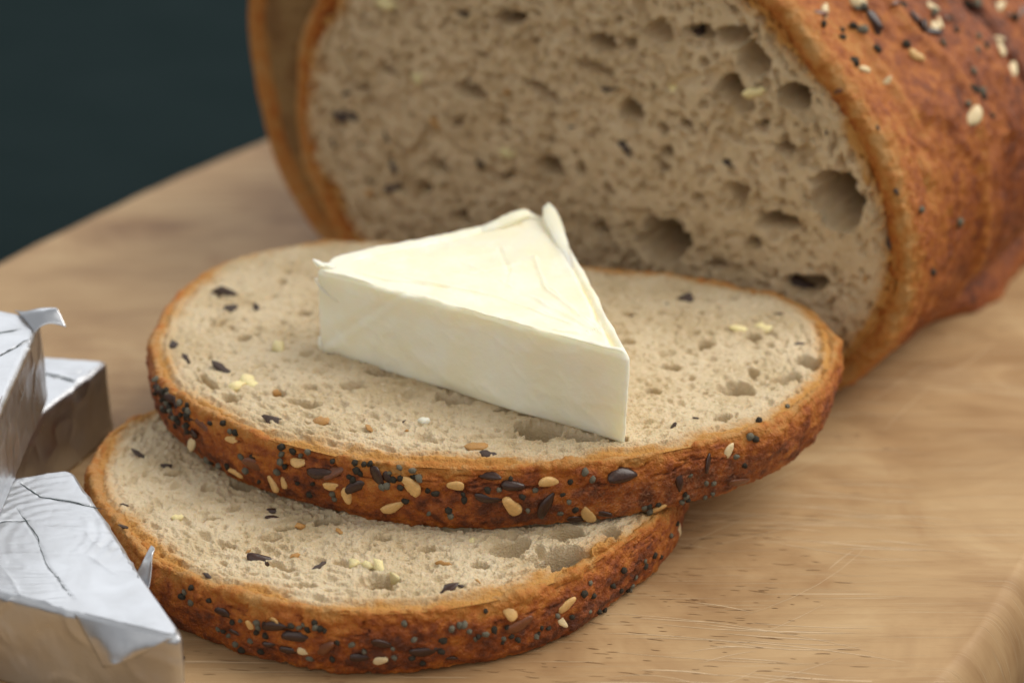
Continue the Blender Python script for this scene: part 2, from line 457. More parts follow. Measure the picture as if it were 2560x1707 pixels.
def crumb_face(ol, c0, N, seed, holes, dens, grain, big=1.0, inset=0.10):
    """the cut face of a piece of bread in its own plane: x, y, height, rim, quads, boundary"""
    rg = np.random.default_rng(seed)
    rho, th, q, b = disc_grid(N)
    R = ol.r(th)
    x = c0[0] + rho * (R - inset) * np.cos(th); y = c0[1] + rho * (R - inset) * np.sin(th)
    edge = (R - inset) * (1 - rho)
    rel = Relief(x.min() - .2, x.max() + .2, y.min() - .2, y.max() + .2, 0.016)
    n = int(dens * (1.0 if big <= 1 else 0.45))
    px = rg.uniform(x.min(), x.max(), n); py = rg.uniform(y.min(), y.max(), n)
    sz = 0.026 * (rg.pareto(2.6 if big <= 1 else 2.4, n) + 1)
    for k in range(n):
        s_ = min(sz[k], 0.10 if big <= 1 else 0.17)
        dx, dy = px[k] - c0[0], py[k] - c0[1]
        a = math.atan2(dy, dx); Rk = float(ol.r(np.array([a]))[0]); e = Rk - math.hypot(dx, dy)
        if e < 0.12: continue
        asp = rg.uniform(1.0, 1.9) if e > 0.9 else rg.uniform(1.5, 3.2)
        ang = a + math.pi / 2 + rg.normal() * (0.9 if e > 0.9 else 0.2)
        if e < 0.6: s_ *= 0.75
        rel.stamp(px[k], py[k], s_ * asp ** .5, s_ / asp ** .5, ang, s_ * rg.uniform(0.3, 1.3) * (0.9 if big <= 1 else 1.5) / asp ** .35, 0.5 if big <= 1 else 0.35)
    # open cells with crisp rims, round in the middle, drawn out beside the crust
    for lo_, hi_, cnt, dk in (((0.030, 0.060, 900, 1.3), (0.05, 0.13, 110, 1.4)) if big <= 1 else ((0.036, 0.085, 4600, 2.7), (0.07, 0.13, 300, 2.2))):
        for _ in range(cnt):
            a = rg.uniform(-math.pi, math.pi); Ra = float(ol.r(np.array([a]))[0]); q_ = math.sqrt(rg.uniform(0, .95)); R_ = Ra * q_
            if Ra - R_ < 0.16: continue
            s_ = lo_ + (hi_ - lo_) * rg.uniform(0, 1) ** 2; asp = rg.uniform(1.0, 1.7) if q_ < .82 else rg.uniform(1.5, 3.0)
            rel.stamp(c0[0] + R_ * math.cos(a), c0[1] + R_ * math.sin(a), s_ * asp ** .5, s_ / asp ** .5, a + math.pi / 2 + rg.normal() * (.8 if q_ < .82 else .2), s_ * rg.uniform(.5, 1.2) * dk, 0.30)
    for (hx, hy, ha, hb, hang, hd) in holes:
        rel.stamp(hx, hy, ha, hb, hang, hd * (2.4 if big <= 1 else 4.2), 0.36)
        for _ in range(5):
            f = rg.uniform(0, 6.28); rel.stamp(hx + ha * .85 * math.cos(f), hy + hb * .85 * math.sin(f), ha * .35, hb * .35, f, hd * rg.uniform(.3, .8))
    wx = x + 0.012 * fbm(x, y, 0 * x, 8, 2, seed + 50); wy = y + 0.012 * fbm(y, x, 0 * x, 8, 2, seed + 60)
    d = rel.sample(wx, wy)
    h = 0.05 * fbm(x, y, 0 * x, 0.45, 2, seed) + grain * (0.9 * fbm(x, y, 0 * x, 13.0, 2, seed + 3, 0.8) + 1.3 * np.abs(fbm(x, y, 0 * x, 21.0, 1, seed + 8)))
    h = h + (0.020 if big <= 1 else 0.010) * fbm(x, y, 0 * x, 3.2, 2, seed + 5)
    h = h * (0.75 + 0.5 * sstep(-.5, .6, fbm(x, y, 0 * x, 0.8, 2, seed + 15)))
    # pressed layers that follow the crust
    lay = np.sin(edge * 34 + 3.0 * fbm(x, y, 0 * x, 0.9, 2, seed + 2)) * np.exp(-(edge / 0.45) ** 2)
    h = h + 0.022 * lay - 1.0 * d
    rim = np.exp(-np.maximum(edge + 0.16 * fbm(x, y, 0 * x, 1.3, 3, seed + 4), 0) / 0.24)
    return x, y, h, rim, q, b, edge

def crust_ring(ol, c0, prof, nu, seed, amp, blend_bake):
    """closed band swept round the outline; prof rows are (offset outwards, height, bake)"""
    th = np.linspace(-np.pi, np.pi, nu, endpoint=False)
    # equal arc spacing
    tt = np.linspace(-np.pi, np.pi, 6000); R = ol.r(tt); xx, yy = R * np.cos(tt), R * np.sin(tt)
    L = np.r_[0, np.cumsum(np.hypot(np.diff(xx), np.diff(yy)))]
    th = np.interp(np.linspace(0, L[-1], nu, endpoint=False), L, tt)
    R = ol.r(th); nv = len(prof)
    X = R * np.cos(th); Y = R * np.sin(th)
    tx = np.roll(X, -1) - np.roll(X, 1); ty = np.roll(Y, -1) - np.roll(Y, 1); l = np.hypot(tx, ty)
    k = 25; ker = np.ones(k) / k
    nx, ny = ty / l, -tx / l
    nx = np.convolve(np.r_[nx[-k:], nx, nx[:k]], ker, 'same')[k:-k]; ny = np.convolve(np.r_[ny[-k:], ny, ny[:k]], ker, 'same')[k:-k]
    prof = np.asarray(prof, float)
    O = prof[:, 0][:, None]; Z = prof[:, 1][:, None] + 0 * X[None]
    bx = c0[0] + X[None] + O * nx[None]; by = c0[1] + Y[None] + O * ny[None]
    dz = np.gradient(prof[:, 1]); do = np.gradient(prof[:, 0]); ln = np.hypot(dz, do)
    no, nz = (-dz / ln)[:, None], (do / ln)[:, None]
    d = amp * (0.034 * fbm(bx, by, Z, 0.9, 3, seed) + 0.017 * fbm(bx, by, Z, 5.0, 3, seed + 7, 0.6) + 0.017 * fbm(bx, by, Z, 14.0, 2, seed + 9, 0.7))
    blis = np.maximum(fbm(bx, by, Z, 2.6, 2, seed + 11) - 0.25, 0); d = d + amp * 0.05 * blis
    return bx, by, Z, no, nz, nx[None], ny[None], d, prof[:, 2][:, None] + 0 * X[None]

def ring_faces(nu, nv): return grid_quads(nu, nv, True)[:, ::-1]

def slice_profile(th_, n1=9, n2=60, n3=10):
    """cross-section of a slice's crust from the cut top over the side to the underside"""
    P = [(-0.30, -0.16, 0.0), (-0.20, -0.085, 0.0), (-0.13, -0.035, 0.03), (-0.075, -0.008, 0.06), (-0.03, -0.006, 0.16), (0.0, -0.03, 0.32), (0.03, -0.12, 0.46),
         (0.075, -0.30, 0.66), (0.08, -0.5, 0.75), (0.06, -0.70, 0.79), (0.02, -0.88, 0.78), (-0.05, -th_ + .04, 0.6), (-0.16, -th_ + .01, 0.4), (-0.34, -th_ + .02, 0.3)]
    P = np.array(P); L = np.r_[0, np.cumsum(np.hypot(np.diff(P[:, 0]), np.diff(P[:, 1])))]
    s = np.linspace(0, L[-1], 82)
    return np.stack([np.interp(s, L, P[:, k]) for k in range(3)], 1)

def build_slice(root, poly, c0, thick, seed, holes, dens, lean, bloom_fn):
    """root at the middle of the slice's underside; the cut top lies at z = thick"""
    ol = Outline(spline_closed(poly), c0)
    x, y, h, rim, q, b, edge = crumb_face(ol, c0, 560, seed, holes, dens, 0.0085, 1.0, 0.0)
    we = np.exp(-(edge / 0.13) ** 2)
    z = thick + (h + 0.02) * (1 - we) + (-0.045 + 0.25 * np.clip(h, -.06, .06)) * we
    V = np.stack([x, y, z], 1); n0 = len(V)
    # underside: a coarser cut face, joined by a hidden wall inside the crust
    rho2, th2, q2, b2 = disc_grid(60)
    R2 = ol.r(th2) - 0.2
    x2 = c0[0] + rho2 * R2 * np.cos(th2); y2 = c0[1] + rho2 * R2 * np.sin(th2)
    V2 = np.stack([x2, y2, 0.03 + 0.012 * fbm(x2, y2, 0 * x2, 3, 3, seed)], 1)
    V = np.concatenate([V, V2]); Q = np.concatenate([q, (q2 + n0)[:, ::-1]])
    cr = link_mesh("crumb", V, Q, M_crumb, root, {"rim": np.r_[rim, np.exp(-(R2 * (1 - rho2)) / 0.26)]})
    nu = 1500
    prof = slice_profile(thick)
    bx, by, Z, no, nz, nx, ny, d, bake = crust_ring(ol, c0, prof, nu, seed + 100, 1.0, None)
    v = np.linspace(0, 1, len(prof))[:, None]
    a = np.arctan2(by - c0[1], bx - c0[0])
    # the underside edge leans: lower rim set in or out round the slice
    ln = lean(a) * sstep(0.25, 1.0, v)
    # torn flakes and cracks below the lip
    arc = np.cumsum(np.full(nu, 1.0))[None] * 0.021
    ridge = 1 - np.abs(fbm(arc * 0.9, Z * 5.0, 0 * bx, 1.1, 3, seed + 31))
    crack = sstep(0.90, 0.985, ridge) * sstep(0.22, 0.3, v) * (1 - sstep(0.40, 0.52, v))
    fl = 0.05 * np.maximum(fbm(arc, Z * 2, 0 * bx, 2.2, 3, seed + 33), -0.2) * np.exp(-((v - 0.27) / 0.10) ** 2)
    d = d - 0.04 * crack + fl
    fade = sstep(0.0, 0.12, v) * (1 - 0.6 * sstep(0.85, 1, v))
    d = d * fade
    px = bx + nx * (no * d + ln); py = by + ny * (no * d + ln); pz = thick + Z + nz * d
    pz = pz + 0.03 * fbm(arc, 0 * Z, 0 * bx, 1.2, 3, seed + 40) * np.exp(-((v - 0.2) / 0.12) ** 2)
    pz = np.maximum(pz, 0.0)
    lightlip = 0.10 * fbm(arc, Z * 3, 0 * bx, 3.0, 2, seed + 44)
    bk = bake + lightlip + 0.15 * crack
    bl = bloom_fn(a) * sstep(0.35, 0.5, v)
    link_mesh("crust", np.stack([px, py, pz], -1).reshape(-1, 3), ring_faces(nu, len(prof)), M_crust, root, {"bake": bk.ravel(), "bloom": (bl + 0 * bk).ravel()})

UP = [(-5.60, -1.90), (-5.72, -0.76), (-5.62, 0.5), (-5.2, 1.62), (-4.42, 2.35), (-3.15, 2.86), (-1.6, 2.75), (0.0, 2.2), (1.5, 1.72), (2.86, 1.36), (4.4, 0.55), (5.05, -0.55), (5.13, -1.55),
      (4.76, -2.76), (4.3, -3.5), (3.61, -4.16), (2.4, -4.80), (1.3, -5.18), (0.11, -5.38), (-1.0, -5.34), (-2.14, -5.13), (-3.83, -4.29), (-5.12, -3.0)]
UPC = np.array((-0.3, -1.3)); UPZ = 1.06; TH = 1.06
LO = [(-6.28, -3.9), (-6.38, -2.95), (-6.2, -2.1), (-5.5, -1.35), (-4.0, -0.55), (-2.2, -0.1), (-0.4, -0.15), (1.3, -0.8), (2.3, -1.9), (2.62, -3.1), (2.42, -4.2), (2.1, -4.95), (1.45, -5.76),
      (0.9, -6.35), (0.11, -6.92), (-0.75, -7.25), (-1.49, -7.38), (-2.3, -7.38), (-3.11, -7.2), (-4.3, -6.6), (-5.12, -5.95), (-5.8, -4.9)]
LOC = np.array((-1.8, -3.7))

HOLES_UP = []; HOLES_LO = []; HOLES_LOAF = []
#HOLES_BEGIN
HOLES_LOAF = [(2.597, 2.215, 0.476, 0.412, 0.23, 0.907), (5.815, 3.688, 0.396, 0.522, 0.34, 0.951), (4.782, 3.112, 0.366, 0.187, 0.22, 0.375), (4.916, 5.32, 0.266, 0.236, 0.18, 0.425), (1.825, 4.5, 0.272, 0.211, 0.03, 0.275), (3.758, 5.236, 0.272, 0.268, -0.33, 0.349), (1.24, 5.606, 0.297, 0.17, 0.17, 0.221), (-0.681, 5.727, 0.314, 0.142, 0.16, 0.256), (0.194, 3.128, 0.262, 0.216, -0.12, 0.39), (-2.222, 2.64, 0.203, 0.156, 0.2, 0.282), (2.502, 4.307, 0.112, 0.117, 0.19, 0.224), (2.927, 4.483, 0.119, 0.108, 0.19, 0.217), (2.56, 3.892, 0.138, 0.11, 0.2, 0.221), (2.51, 3.627, 0.113, 0.103, 0.2, 0.207), (3.741, 6.165, 0.288, 0.198, 0.16, 0.178), (3.136, 6.125, 0.262, 0.148, 0.16, 0.148), (4.135, 5.826, 0.306, 0.275, -0.53, 0.247), (5.32, 2.083, 0.395, 0.18, 0.07, 0.288), (1.093, 5.13, 0.383, 0.117, -0.15, 0.117), (-1.515, 4.262, 0.368, 0.15, -0.05, 0.195), (0.027, 4.526, 0.424, 0.119, -0.41, 0.155), (-2.603, 2.117, 0.186, 0.133, 0.21, 0.239), (2.372, 6.0, 0.285, 0.195, 0.16, 0.156), (1.765, 5.671, 0.153, 0.129, -0.52, 0.168), (3.97, 3.409, 0.189, 0.25, -0.13, 0.17), (4.804, 4.395, 0.16, 0.121, 0.2, 0.157), (4.345, 4.709, 0.129, 0.09, 0.19, 0.118), (-3.374, 4.347, 0.189, 0.112, -0.13, 0.146), (-1.271, 4.959, 0.143, 0.073, 0.17, 0.095), (-0.807, 3.775, 0.153, 0.091, 0.19, 0.119), (-1.692, 1.762, 0.195, 0.151, -0.29, 0.242), (-1.862, 3.573, 0.139, 0.118, 0.19, 0.154), (3.965, 4.994, 0.227, 0.136, 0.18, 0.122), (1.244, 2.158, 0.232, 0.122, 0.06, 0.159), (3.622, 2.042, 0.258, 0.098, 0.23, 0.127), (6.435, 4.386, 0.091, 0.192, 0.2, 0.118), (6.764, 3.209, 0.077, 0.258, 0.22, 0.1), (4.346, 2.616, 0.167, 0.111, 0.23, 0.145), (3.227, 3.21, 0.12, 0.079, 0.21, 0.103), (0.861, 3.24, 0.11, 0.131, 0.2, 0.144), (-0.81, 2.727, 0.175, 0.102, 0.21, 0.133), (-3.95, 3.863, 0.262, 0.082, 0.03, 0.106), (-3.817, 2.011, 0.176, 0.09, -0.1, 0.117), (1.452, 2.952, 0.131, 0.091, -0.3, 0.119), (0.217, 3.644, 0.112, 0.082, 0.19, 0.107), (-0.161, 5.387, 0.147, 0.079, 0.17, 0.103), (0.642, 5.715, 0.146, 0.077, -0.33, 0.101)]
HOLES_UP = [(4.885, -0.75, 0.178, 0.204, 0.99, 0.463), (3.675, -1.69, 0.263, 0.246, 0.0, 0.246), (5.095, -1.174, 0.06, 0.225, 0.0, 0.09), (4.476, -1.323, 0.141, 0.273, -0.99, 0.113), (-2.129, -1.618, 0.197, 0.131, 0.0, 0.118), (-3.205, -1.835, 0.123, 0.125, -0.51, 0.147), (4.125, 0.019, 0.138, 0.129, 0.0, 0.167), (0.704, -2.947, 0.416, 0.262, -0.43, 0.289), (1.297, -3.188, 0.247, 0.157, -0.36, 0.188), (-0.586, -1.978, 0.277, 0.168, -0.37, 0.168), (-1.741, -1.174, 0.216, 0.132, -0.37, 0.132), (-3.906, -1.978, 0.184, 0.096, -0.5, 0.125), (-2.779, -2.191, 0.288, 0.082, -0.42, 0.107), (-4.301, -1.471, 0.272, 0.069, -0.98, 0.09), (2.423, -1.763, 0.118, 0.101, 0.0, 0.131), (3.342, -0.252, 0.137, 0.126, 0.0, 0.164), (-3.959, 0.067, 0.111, 0.097, 0.0, 0.126), (-3.085, 1.06, 0.142, 0.102, 0.0, 0.133), (2.117, -0.093, 0.124, 0.111, 0.0, 0.145), (2.743, -0.948, 0.152, 0.12, -0.39, 0.157), (-0.895, -3.28, 0.195, 0.065, -0.28, 0.085), (1.826, -3.28, 0.125, 0.079, 0.0, 0.103), (3.391, -2.608, 0.167, 0.081, 0.35, 0.105)]
HOLES_LO = [(2.491, -2.335, 0.515, 0.216, 0.13, 0.324), (3.28, -2.081, 0.105, 0.323, -1.2, 0.337), (-0.013, -3.054, 0.308, 0.153, 0.13, 0.184), (-1.431, -2.529, 0.244, 0.077, -0.45, 0.069), (-2.187, -0.276, 0.194, 0.157, 0.0, 0.142), (1.763, -2.069, 0.319, 0.252, 0.33, 0.202), (-0.867, -1.351, 0.188, 0.122, 0.0, 0.159), (-1.443, -1.534, 0.137, 0.073, 0.0, 0.095), (2.567, -1.714, 0.309, 0.167, 0.0, 0.15), (-3.273, 0.054, 0.118, 0.081, 0.0, 0.105), (-1.634, -1.774, 0.148, 0.072, 0.0, 0.093), (0.605, -2.185, 0.146, 0.116, 0.0, 0.081), (1.343, -2.586, 0.132, 0.09, 0.0, 0.117), (-2.222, -2.01, 0.132, 0.069, -0.31, 0.09), (-1.017, -3.086, 0.21, 0.054, -0.25, 0.07), (-2.566, -1.29, 0.113, 0.062, 0.0, 0.08), (1.079, -1.594, 0.124, 0.072, 0.0, 0.094), (-0.018, -1.952, 0.135, 0.082, 0.0, 0.107), (3.189, -1.654, 0.136, 0.144, 0.0, 0.123)]
#HOLES_END

up = thing("bread_slice", "upper seeded bread slice carrying the cheese wedge", "bread slice", (UPC[0], UPC[1], UPZ), group="cut slices of bread on the board")
build_slice(up, np.array(UP) - UPC, np.zeros(2), TH, 11, HOLES_UP, 7000,
            lambda a: -0.02 - 0.22 * np.exp(-((a - np.pi) % (2 * np.pi) - np.pi) ** 2 / 0.3) * 0 - 0.10 * np.cos(a) ** 2,
            lambda a: np.exp(-((a + 0.95) / 0.45) ** 2))
lo = thing("bread_slice", "lower seeded bread slice lying flat on the board beneath another slice", "bread slice", (LOC[0], LOC[1], 0.0), group="cut slices of bread on the board")
build_slice(lo, np.array(LO) - LOC, np.zeros(2), TH - 0.02, 37, HOLES_LO, 7000,
            lambda a: 0.02 - 0.06 * np.cos(a) ** 2, lambda a: 0.12 * np.ones_like(a))

# ------------------------------------------------------------------ loaf
PSI = 0.58
loaf = thing("bread_loaf", "cut seeded loaf standing at the back with its porous face turned forward", "loaf", (0.47, 3.9, 0.0), (0, 0, -PSI))
# local axes: x along the cut face, y into the loaf, z up
BODY = [(-7.12, 4.5), (-7.05, 3.5), (-6.9, 2.7), (-6.6, 1.7), (-6.12, 0.95), (-5.5, 0.3), (-4.6, 0.03), (-2, 0.0), (1, 0.0), (4.4, 0.0), (5.5, 0.03), (6.25, 0.6), (6.82, 1.5), (7.08, 2.3), (7.12, 3.1), (6.95, 4.1),
        (6.55, 4.95), (5.95, 5.65), (5.3, 6.4), (4.3, 7.2), (2.5, 8.2), (0, 8.7), (-2.5, 8.5), (-4.8, 7.6), (-6.3, 6.3), (-6.95, 5.4)]
FACE = [(-5.35, 4.6), (-5.48, 4.0), (-5.58, 3.2), (-5.55, 2.6), (-5.38, 2.0), (-5.1, 1.45), (-4.75, 0.85), (-4.2, 0.25), (-3.2, 0.03), (0, 0.0), (3.5, 0.0), (5.1, 0.05), (5.85, 0.4), (6.35, 0.95), (6.68, 1.5), (6.92, 2.25), (6.93, 3.1), (6.7, 3.95),
        (6.28, 4.8), (5.72, 5.55), (5.05, 6.2), (4.3, 7.0), (2.4, 8.0), (0, 8.45), (-2.2, 8.1), (-4.0, 6.9), (-4.85, 5.6)]
FACE = [(u_ + 0.26 * min(1, max(0, (u_ - 3.5) / 1.5)), z_) for u_, z_ in FACE]
FT = 0.62          # thickness of the half-cut front slice
GROOVES = []       # (points in loaf coordinates, width, depth)
#GROOVES_BEGIN
GROOVES = [([(5.96, 4.89, 5.89), (6.15, 5.15, 5.64), (6.41, 5.15, 5.35), (6.71, 5.13, 5.07), (6.88, 5.24, 4.77), (7.1, 5.6, 3.9)], 0.13, 0.22),
           ([(5.2, 2.3, 6.7), (5.79, 2.4, 6.11), (6.06, 2.59, 5.8), (6.44, 2.82, 5.41), (6.8, 2.93, 4.95), (7.07, 2.85, 4.38), (7.21, 2.81, 3.48), (7.29, 2.93, 2.64), (7.2, 3.09, 1.88), (6.9, 3.0, 1.2)], 0.15, -0.10),
           ([(6.5, 0.80, 5.0), (6.65, 0.75, 4.78), (6.88, 0.66, 4.17), (7.0, 0.65, 3.7)], 0.08, 0.15),
           ([(6.9, 1.25, 3.2), (6.9, 1.2, 2.4), (6.5, 1.2, 1.5)], 0.10, 0.10),
           ([(5.4, 1.3, 6.3), (5.92, 1.1, 5.73), (6.4, 1.16, 5.14), (6.7, 1.2, 4.5)], 0.10, -0.09)]
#GROOVES_END
def poly_dist(P, pts):
    best = None
    for a, b in zip(pts[:-1], pts[1:]):
        a, b = np.array(a), np.array(b); ab = b - a
        t = np.clip(((P - a) @ ab) / (ab @ ab), 0, 1)
        dd = np.linalg.norm(P - a - t[..., None] * ab, axis=-1)
        best = dd if best is None else np.minimum(best, dd)
    return best

def build_loaf():
    c0 = np.array((0.2, 3.6))
    # front slice, still attached at the right
    ol = Outline(spline_closed(FACE), c0)
    x, y, h, rim, q, b, edge = crumb_face(ol, c0, 520, 71, HOLES_LOAF, 9000, 0.007, 1.15, 0.26)
    link_mesh("crumb", np.stack([x, -h, y], 1), q, M_crumb_loaf, loaf, {"rim": rim})
    P = np.array([(-0.46, -0.14, 0.45), (-0.34, -0.03, 0.5), (-0.24, 0.04, 0.40), (-0.13, 0.07, 0.22), (-0.03, 0.03, 0.12), (0.03, -0.07, 0.22), (0.07, -0.2, 0.40), (0.08, -0.36, 0.48), (0.08, -0.48, 0.50), (0.065, -0.64, 0.50), (0.03, -0.85, 0.52), (-0.06, -1.10, .52)])
    L = np.r_[0, np.cumsum(np.hypot(np.diff(P[:, 0]), np.diff(P[:, 1])))]
    prof = np.stack([np.interp(np.linspace(0, L[-1], 62), L, P[:, k]) for k in range(3)], 1)
    nu = 1100
    bx, by, Z, no, nz, nx, ny, d, bake = crust_ring(ol, c0, prof, nu, 300, 1.1, None)
    v = np.linspace(0, 1, len(prof))[:, None]
    d = d * sstep(0, .15, v)
    px = bx + nx * no * d; py = by + ny * no * d; pz = Z + nz * d
    link_mesh("crust_rim", np.stack([px, -pz, np.maximum(py, 0.0)], -1).reshape(-1, 3), ring_faces(nu, len(prof))[:, ::-1], M_crust_loaf, loaf, {"bake": bake.ravel(), "bloom": 0 * bake.ravel()})
    # body: crumb seen in the open cut at the left, then the crust
    ol2 = Outline(spline_closed(BODY), c0)
    x, y, h, rim, q, b, edge = crumb_face(ol2, c0, 200, 83, [(a_, b_, c_ * .96, d_ * .96, e_, f_ - .28) for a_, b_, c_, d_, e_, f_ in HOLES_LOAF if f_ > .4], 2500, 0.012, 1.0, 0.40)
    q = q[x[q].mean(1) < -3.6]
    link_mesh("inner_crumb", np.stack([x, FT - h * 0.8, y], 1), q, M_crumb_inner, loaf, {"rim": rim * 0.35})
    # crust profile along the loaf: (scale offset, depth, bake)
    W0 = np.array([0.30, 0.22, 0.15, 0.09, 0.05, 0.02])      # the lip rolls inwards over the torn edge
    W = np.r_[W0, np.linspace(0, 0.3, 10), np.linspace(0.34, 7.6, 150), np.linspace(7.7, 15.5, 40)]
    off = np.interp(W, [0, 0.1, 0.3, 1.0, 2.5, 4.2, 6.0, 9.0], [-0.03, 0.02, 0.05, 0.10, 0.20, 0.22, 0.16, 0.0])
    off[:6] = [-0.46, -0.38, -0.28, -0.19, -0.12, -0.06]
    nu = 1000
    prof = np.stack([off, W, np.interp(W, [0, 0.15, 0.4, 1.2, 2.5, 5], [0.12, 0.20, 0.42, 0.64, 0.74, 0.74])], 1); prof[:6, 2] = [.5, .4, .3, .2, .14, .12]
    tt = np.linspace(-np.pi, np.pi, 6000); R = ol2.r(tt); xx, yy = R * np.cos(tt), R * np.sin(tt)
    L = np.r_[0, np.cumsum(np.hypot(np.diff(xx), np.diff(yy)))]
    th = np.interp(np.linspace(0, L[-1], nu, endpoint=False), L, tt)
    R = ol2.r(th); shr = np.interp(W, [9, 11, 13, 14.5, 15.5], [1, 0.93, 0.75, 0.45, 0.0])[:, None]
    near = 1 - sstep(0.0, 1.8, np.r_[np.zeros(6), W[6:]])[:, None] ; side_r = sstep(-0.5, 0.6, np.cos(th))[None]
    RR = (R[None] * (1 - near * side_r) + (ol.r(th)[None] + 0.0) * near * side_r + off[:, None] * (1 - .8 * near * side_r)) * shr
    X = c0[0] + RR * np.cos(th)[None]; Y = c0[1] * (0.35 + 0.65 * shr) + RR * np.sin(th)[None]; D = FT - 0.12 + W[:, None] + 0 * X
    P0 = np.stack([X, D, Y], -1)
    d = 0.06 * fbm(X, Y, D, 0.55, 2, 401) + 0.034 * fbm(X, Y, D, 2.6, 3, 405, 0.65) + 0.016 * fbm(X, Y, D, 9.0, 2, 409)
    d = d + 0.13 * np.maximum(fbm(X, Y, D, 1.2, 2, 411) - 0.3, 0)
    wr = 1 - np.abs(fbm(X * .3, Y * .3, D * 1.1, 1.0, 3, 431)); d = d + 0.045 * sstep(0.74, 1.0, wr) * sstep(0.4, 1.2, D)
    bake = prof[:, 2][:, None] + 0 * X
    # lower lobe of the loaf under a deep fold at the right
    zg = 0.50 + 0.12 * (D - 3.0); rt = sstep(2, 5, X)
    d = d + rt * sstep(3.2, 6.0, D) * (0.6 * np.exp(-(Y / (zg * 0.70)) ** 4)) - rt * sstep(3.4, 4.6, D) * 1.1 * np.exp(-((Y - zg - .08) / 0.20) ** 2)
    for pts, wd, dp in GROOVES:
        g = np.exp(-(poly_dist(P0, pts) / wd) ** 2)
        d = d - dp * g; bake = bake + (0.18 if dp > 0 else -0.22) * g
    # loaf end and seam creases run round the crust
    d = d * (0.25 + 0.75 * sstep(0, 0.25, np.r_[np.zeros(6), W[6:]]))[:, None]
    X = X + d * np.cos(th)[None] * shr; Y = Y + d * np.sin(th)[None] * shr
    V = np.stack([X, D, np.maximum(Y, 0.0)], -1).reshape(-1, 3)
    top = sstep(3.5, 7, Y)
    link_mesh("crust", V, grid_quads(nu, len(W), True)[:, ::-1], M_crust_loaf, loaf, {"bake": (bake + 0.04 * top).ravel(), "bloom": (0.25 * top + 0.06).ravel()})
build_loaf()

# ------------------------------------------------------------------ wrapped and unwrapped portions
def puck(poly, c0, h, N, prof, top_fn, side_fn=None):
    """solid with a dense top: verts, quads, tris, top xy and edge distance. prof: (offset, height below the top)"""
    ol = Outline(poly, c0)
    rho, th, q, b = disc_grid(N)
    R = ol.r(th)
    e0 = prof[0][0]
    x = c0[0] + rho * (R + e0) * np.cos(th); y = c0[1] + rho * (R + e0) * np.sin(th)
    z = h + prof[0][1] + top_fn(x, y)
    V = [np.stack([x, y, z], 1)]; Q = [q]; prev = b; n0 = len(x); bt = th[b]
    # outward normals on the outline
    X, Y = R[b] * np.cos(bt), R[b] * np.sin(bt)
    tx, ty = np.roll(X, -1) - np.roll(X, 1), np.roll(Y, -1) - np.roll(Y, 1); l = np.hypot(tx, ty) + 1e-9
    nx, ny = ty / l, -tx / l
    zt = z[b] - h - prof[0][1]
    m = len(prof) - 1
    for k in range(1, len(prof)):
        o, dz = prof[k]
        fx = c0[0] + X + nx * o; fy = c0[1] + Y + ny * o; fz = h + dz + zt * max(0, 1 - k / 4)
        if side_fn is not None:
            s_ = side_fn(fx, fy, fz); fx = fx + nx * s_; fy = fy + ny * s_
        V.append(np.stack([fx, fy, fz], 1))
        cur = n0 + (k - 1) * len(b) + np.arange(len(b))
        Q.append(np.stack([prev, cur, np.roll(cur, -1), np.roll(prev, -1)], 1)); prev = cur
    n1 = n0 + m * len(b)
    V.append(np.array([[c0[0], c0[1], V[-1][:, 2].mean()]]))
    T = np.stack([prev, np.full(len(b), n1), np.roll(prev, -1)], 1)
    return np.concatenate(V), np.concatenate(Q), T, n0

def side_profile(h, r, n=26):
    P = [(-r, 0.0)]
    for k in range(1, 6):
        a = k / 6 * math.pi / 2; P.append((-r + r * math.sin(a), -r + r * math.cos(a)))
    for k in range(n): P.append((0.0, -r - (h - 2 * r) * k / (n - 1)))
    for k in range(1, 6):
        a = k / 6 * math.pi / 2; P.append((-r + r * math.cos(a), -h + r - r * math.sin(a)))
    return P

def seg_dist(x, y, pts):
    P = np.stack([x, y], -1)
    return poly_dist(P, pts)

def tube(pts, rad, n=8, flat=1.0):
    pts = np.asarray(pts, float); m = len(pts); rad = np.broadcast_to(rad, m)
    T = np.gradient(pts, axis=0); T /= np.linalg.norm(T, axis=1)[:, None]
    up_ = np.array((0, 0, 1.0)); V = []
    for k in range(m):
        s_ = np.cross(T[k], up_); s_ = s_ / (np.linalg.norm(s_) + 1e-9); u_ = np.cross(s_, T[k])
        for j in range(n):
            a = 2 * math.pi * j / n
            V.append(pts[k] + rad[k] * (math.cos(a) * s_ + flat * math.sin(a) * u_))
    Q = grid_quads(n, m, True)
    V += [pts[0], pts[-1]]
    T_ = [(j, (j + 1) % n, m * n) for j in range(n)] + [((m - 1) * n + (j + 1) % n, (m - 1) * n + j, m * n + 1) for j in range(n)]
    return np.array(V), Q, [t[::-1] for t in T_]

def plate(pts, thick, up_=(0, 0, 1), div=1):
    """thin polygon with real thickness"""
    P = np.asarray(pts, float); n = len(P); u = np.asarray(up_, float) * thick
    V = np.concatenate([P + u / 2, P - u / 2, [P.mean(0) + u / 2, P.mean(0) - u / 2]])
    T = [(j, (j + 1) % n, 2 * n) for j in range(n)] + [(n + (j + 1) % n, n + j, 2 * n + 1) for j in range(n)]
    Q = [(j, n + j, n + (j + 1) % n, (j + 1) % n) for j in range(n)]
    return V, Q, T

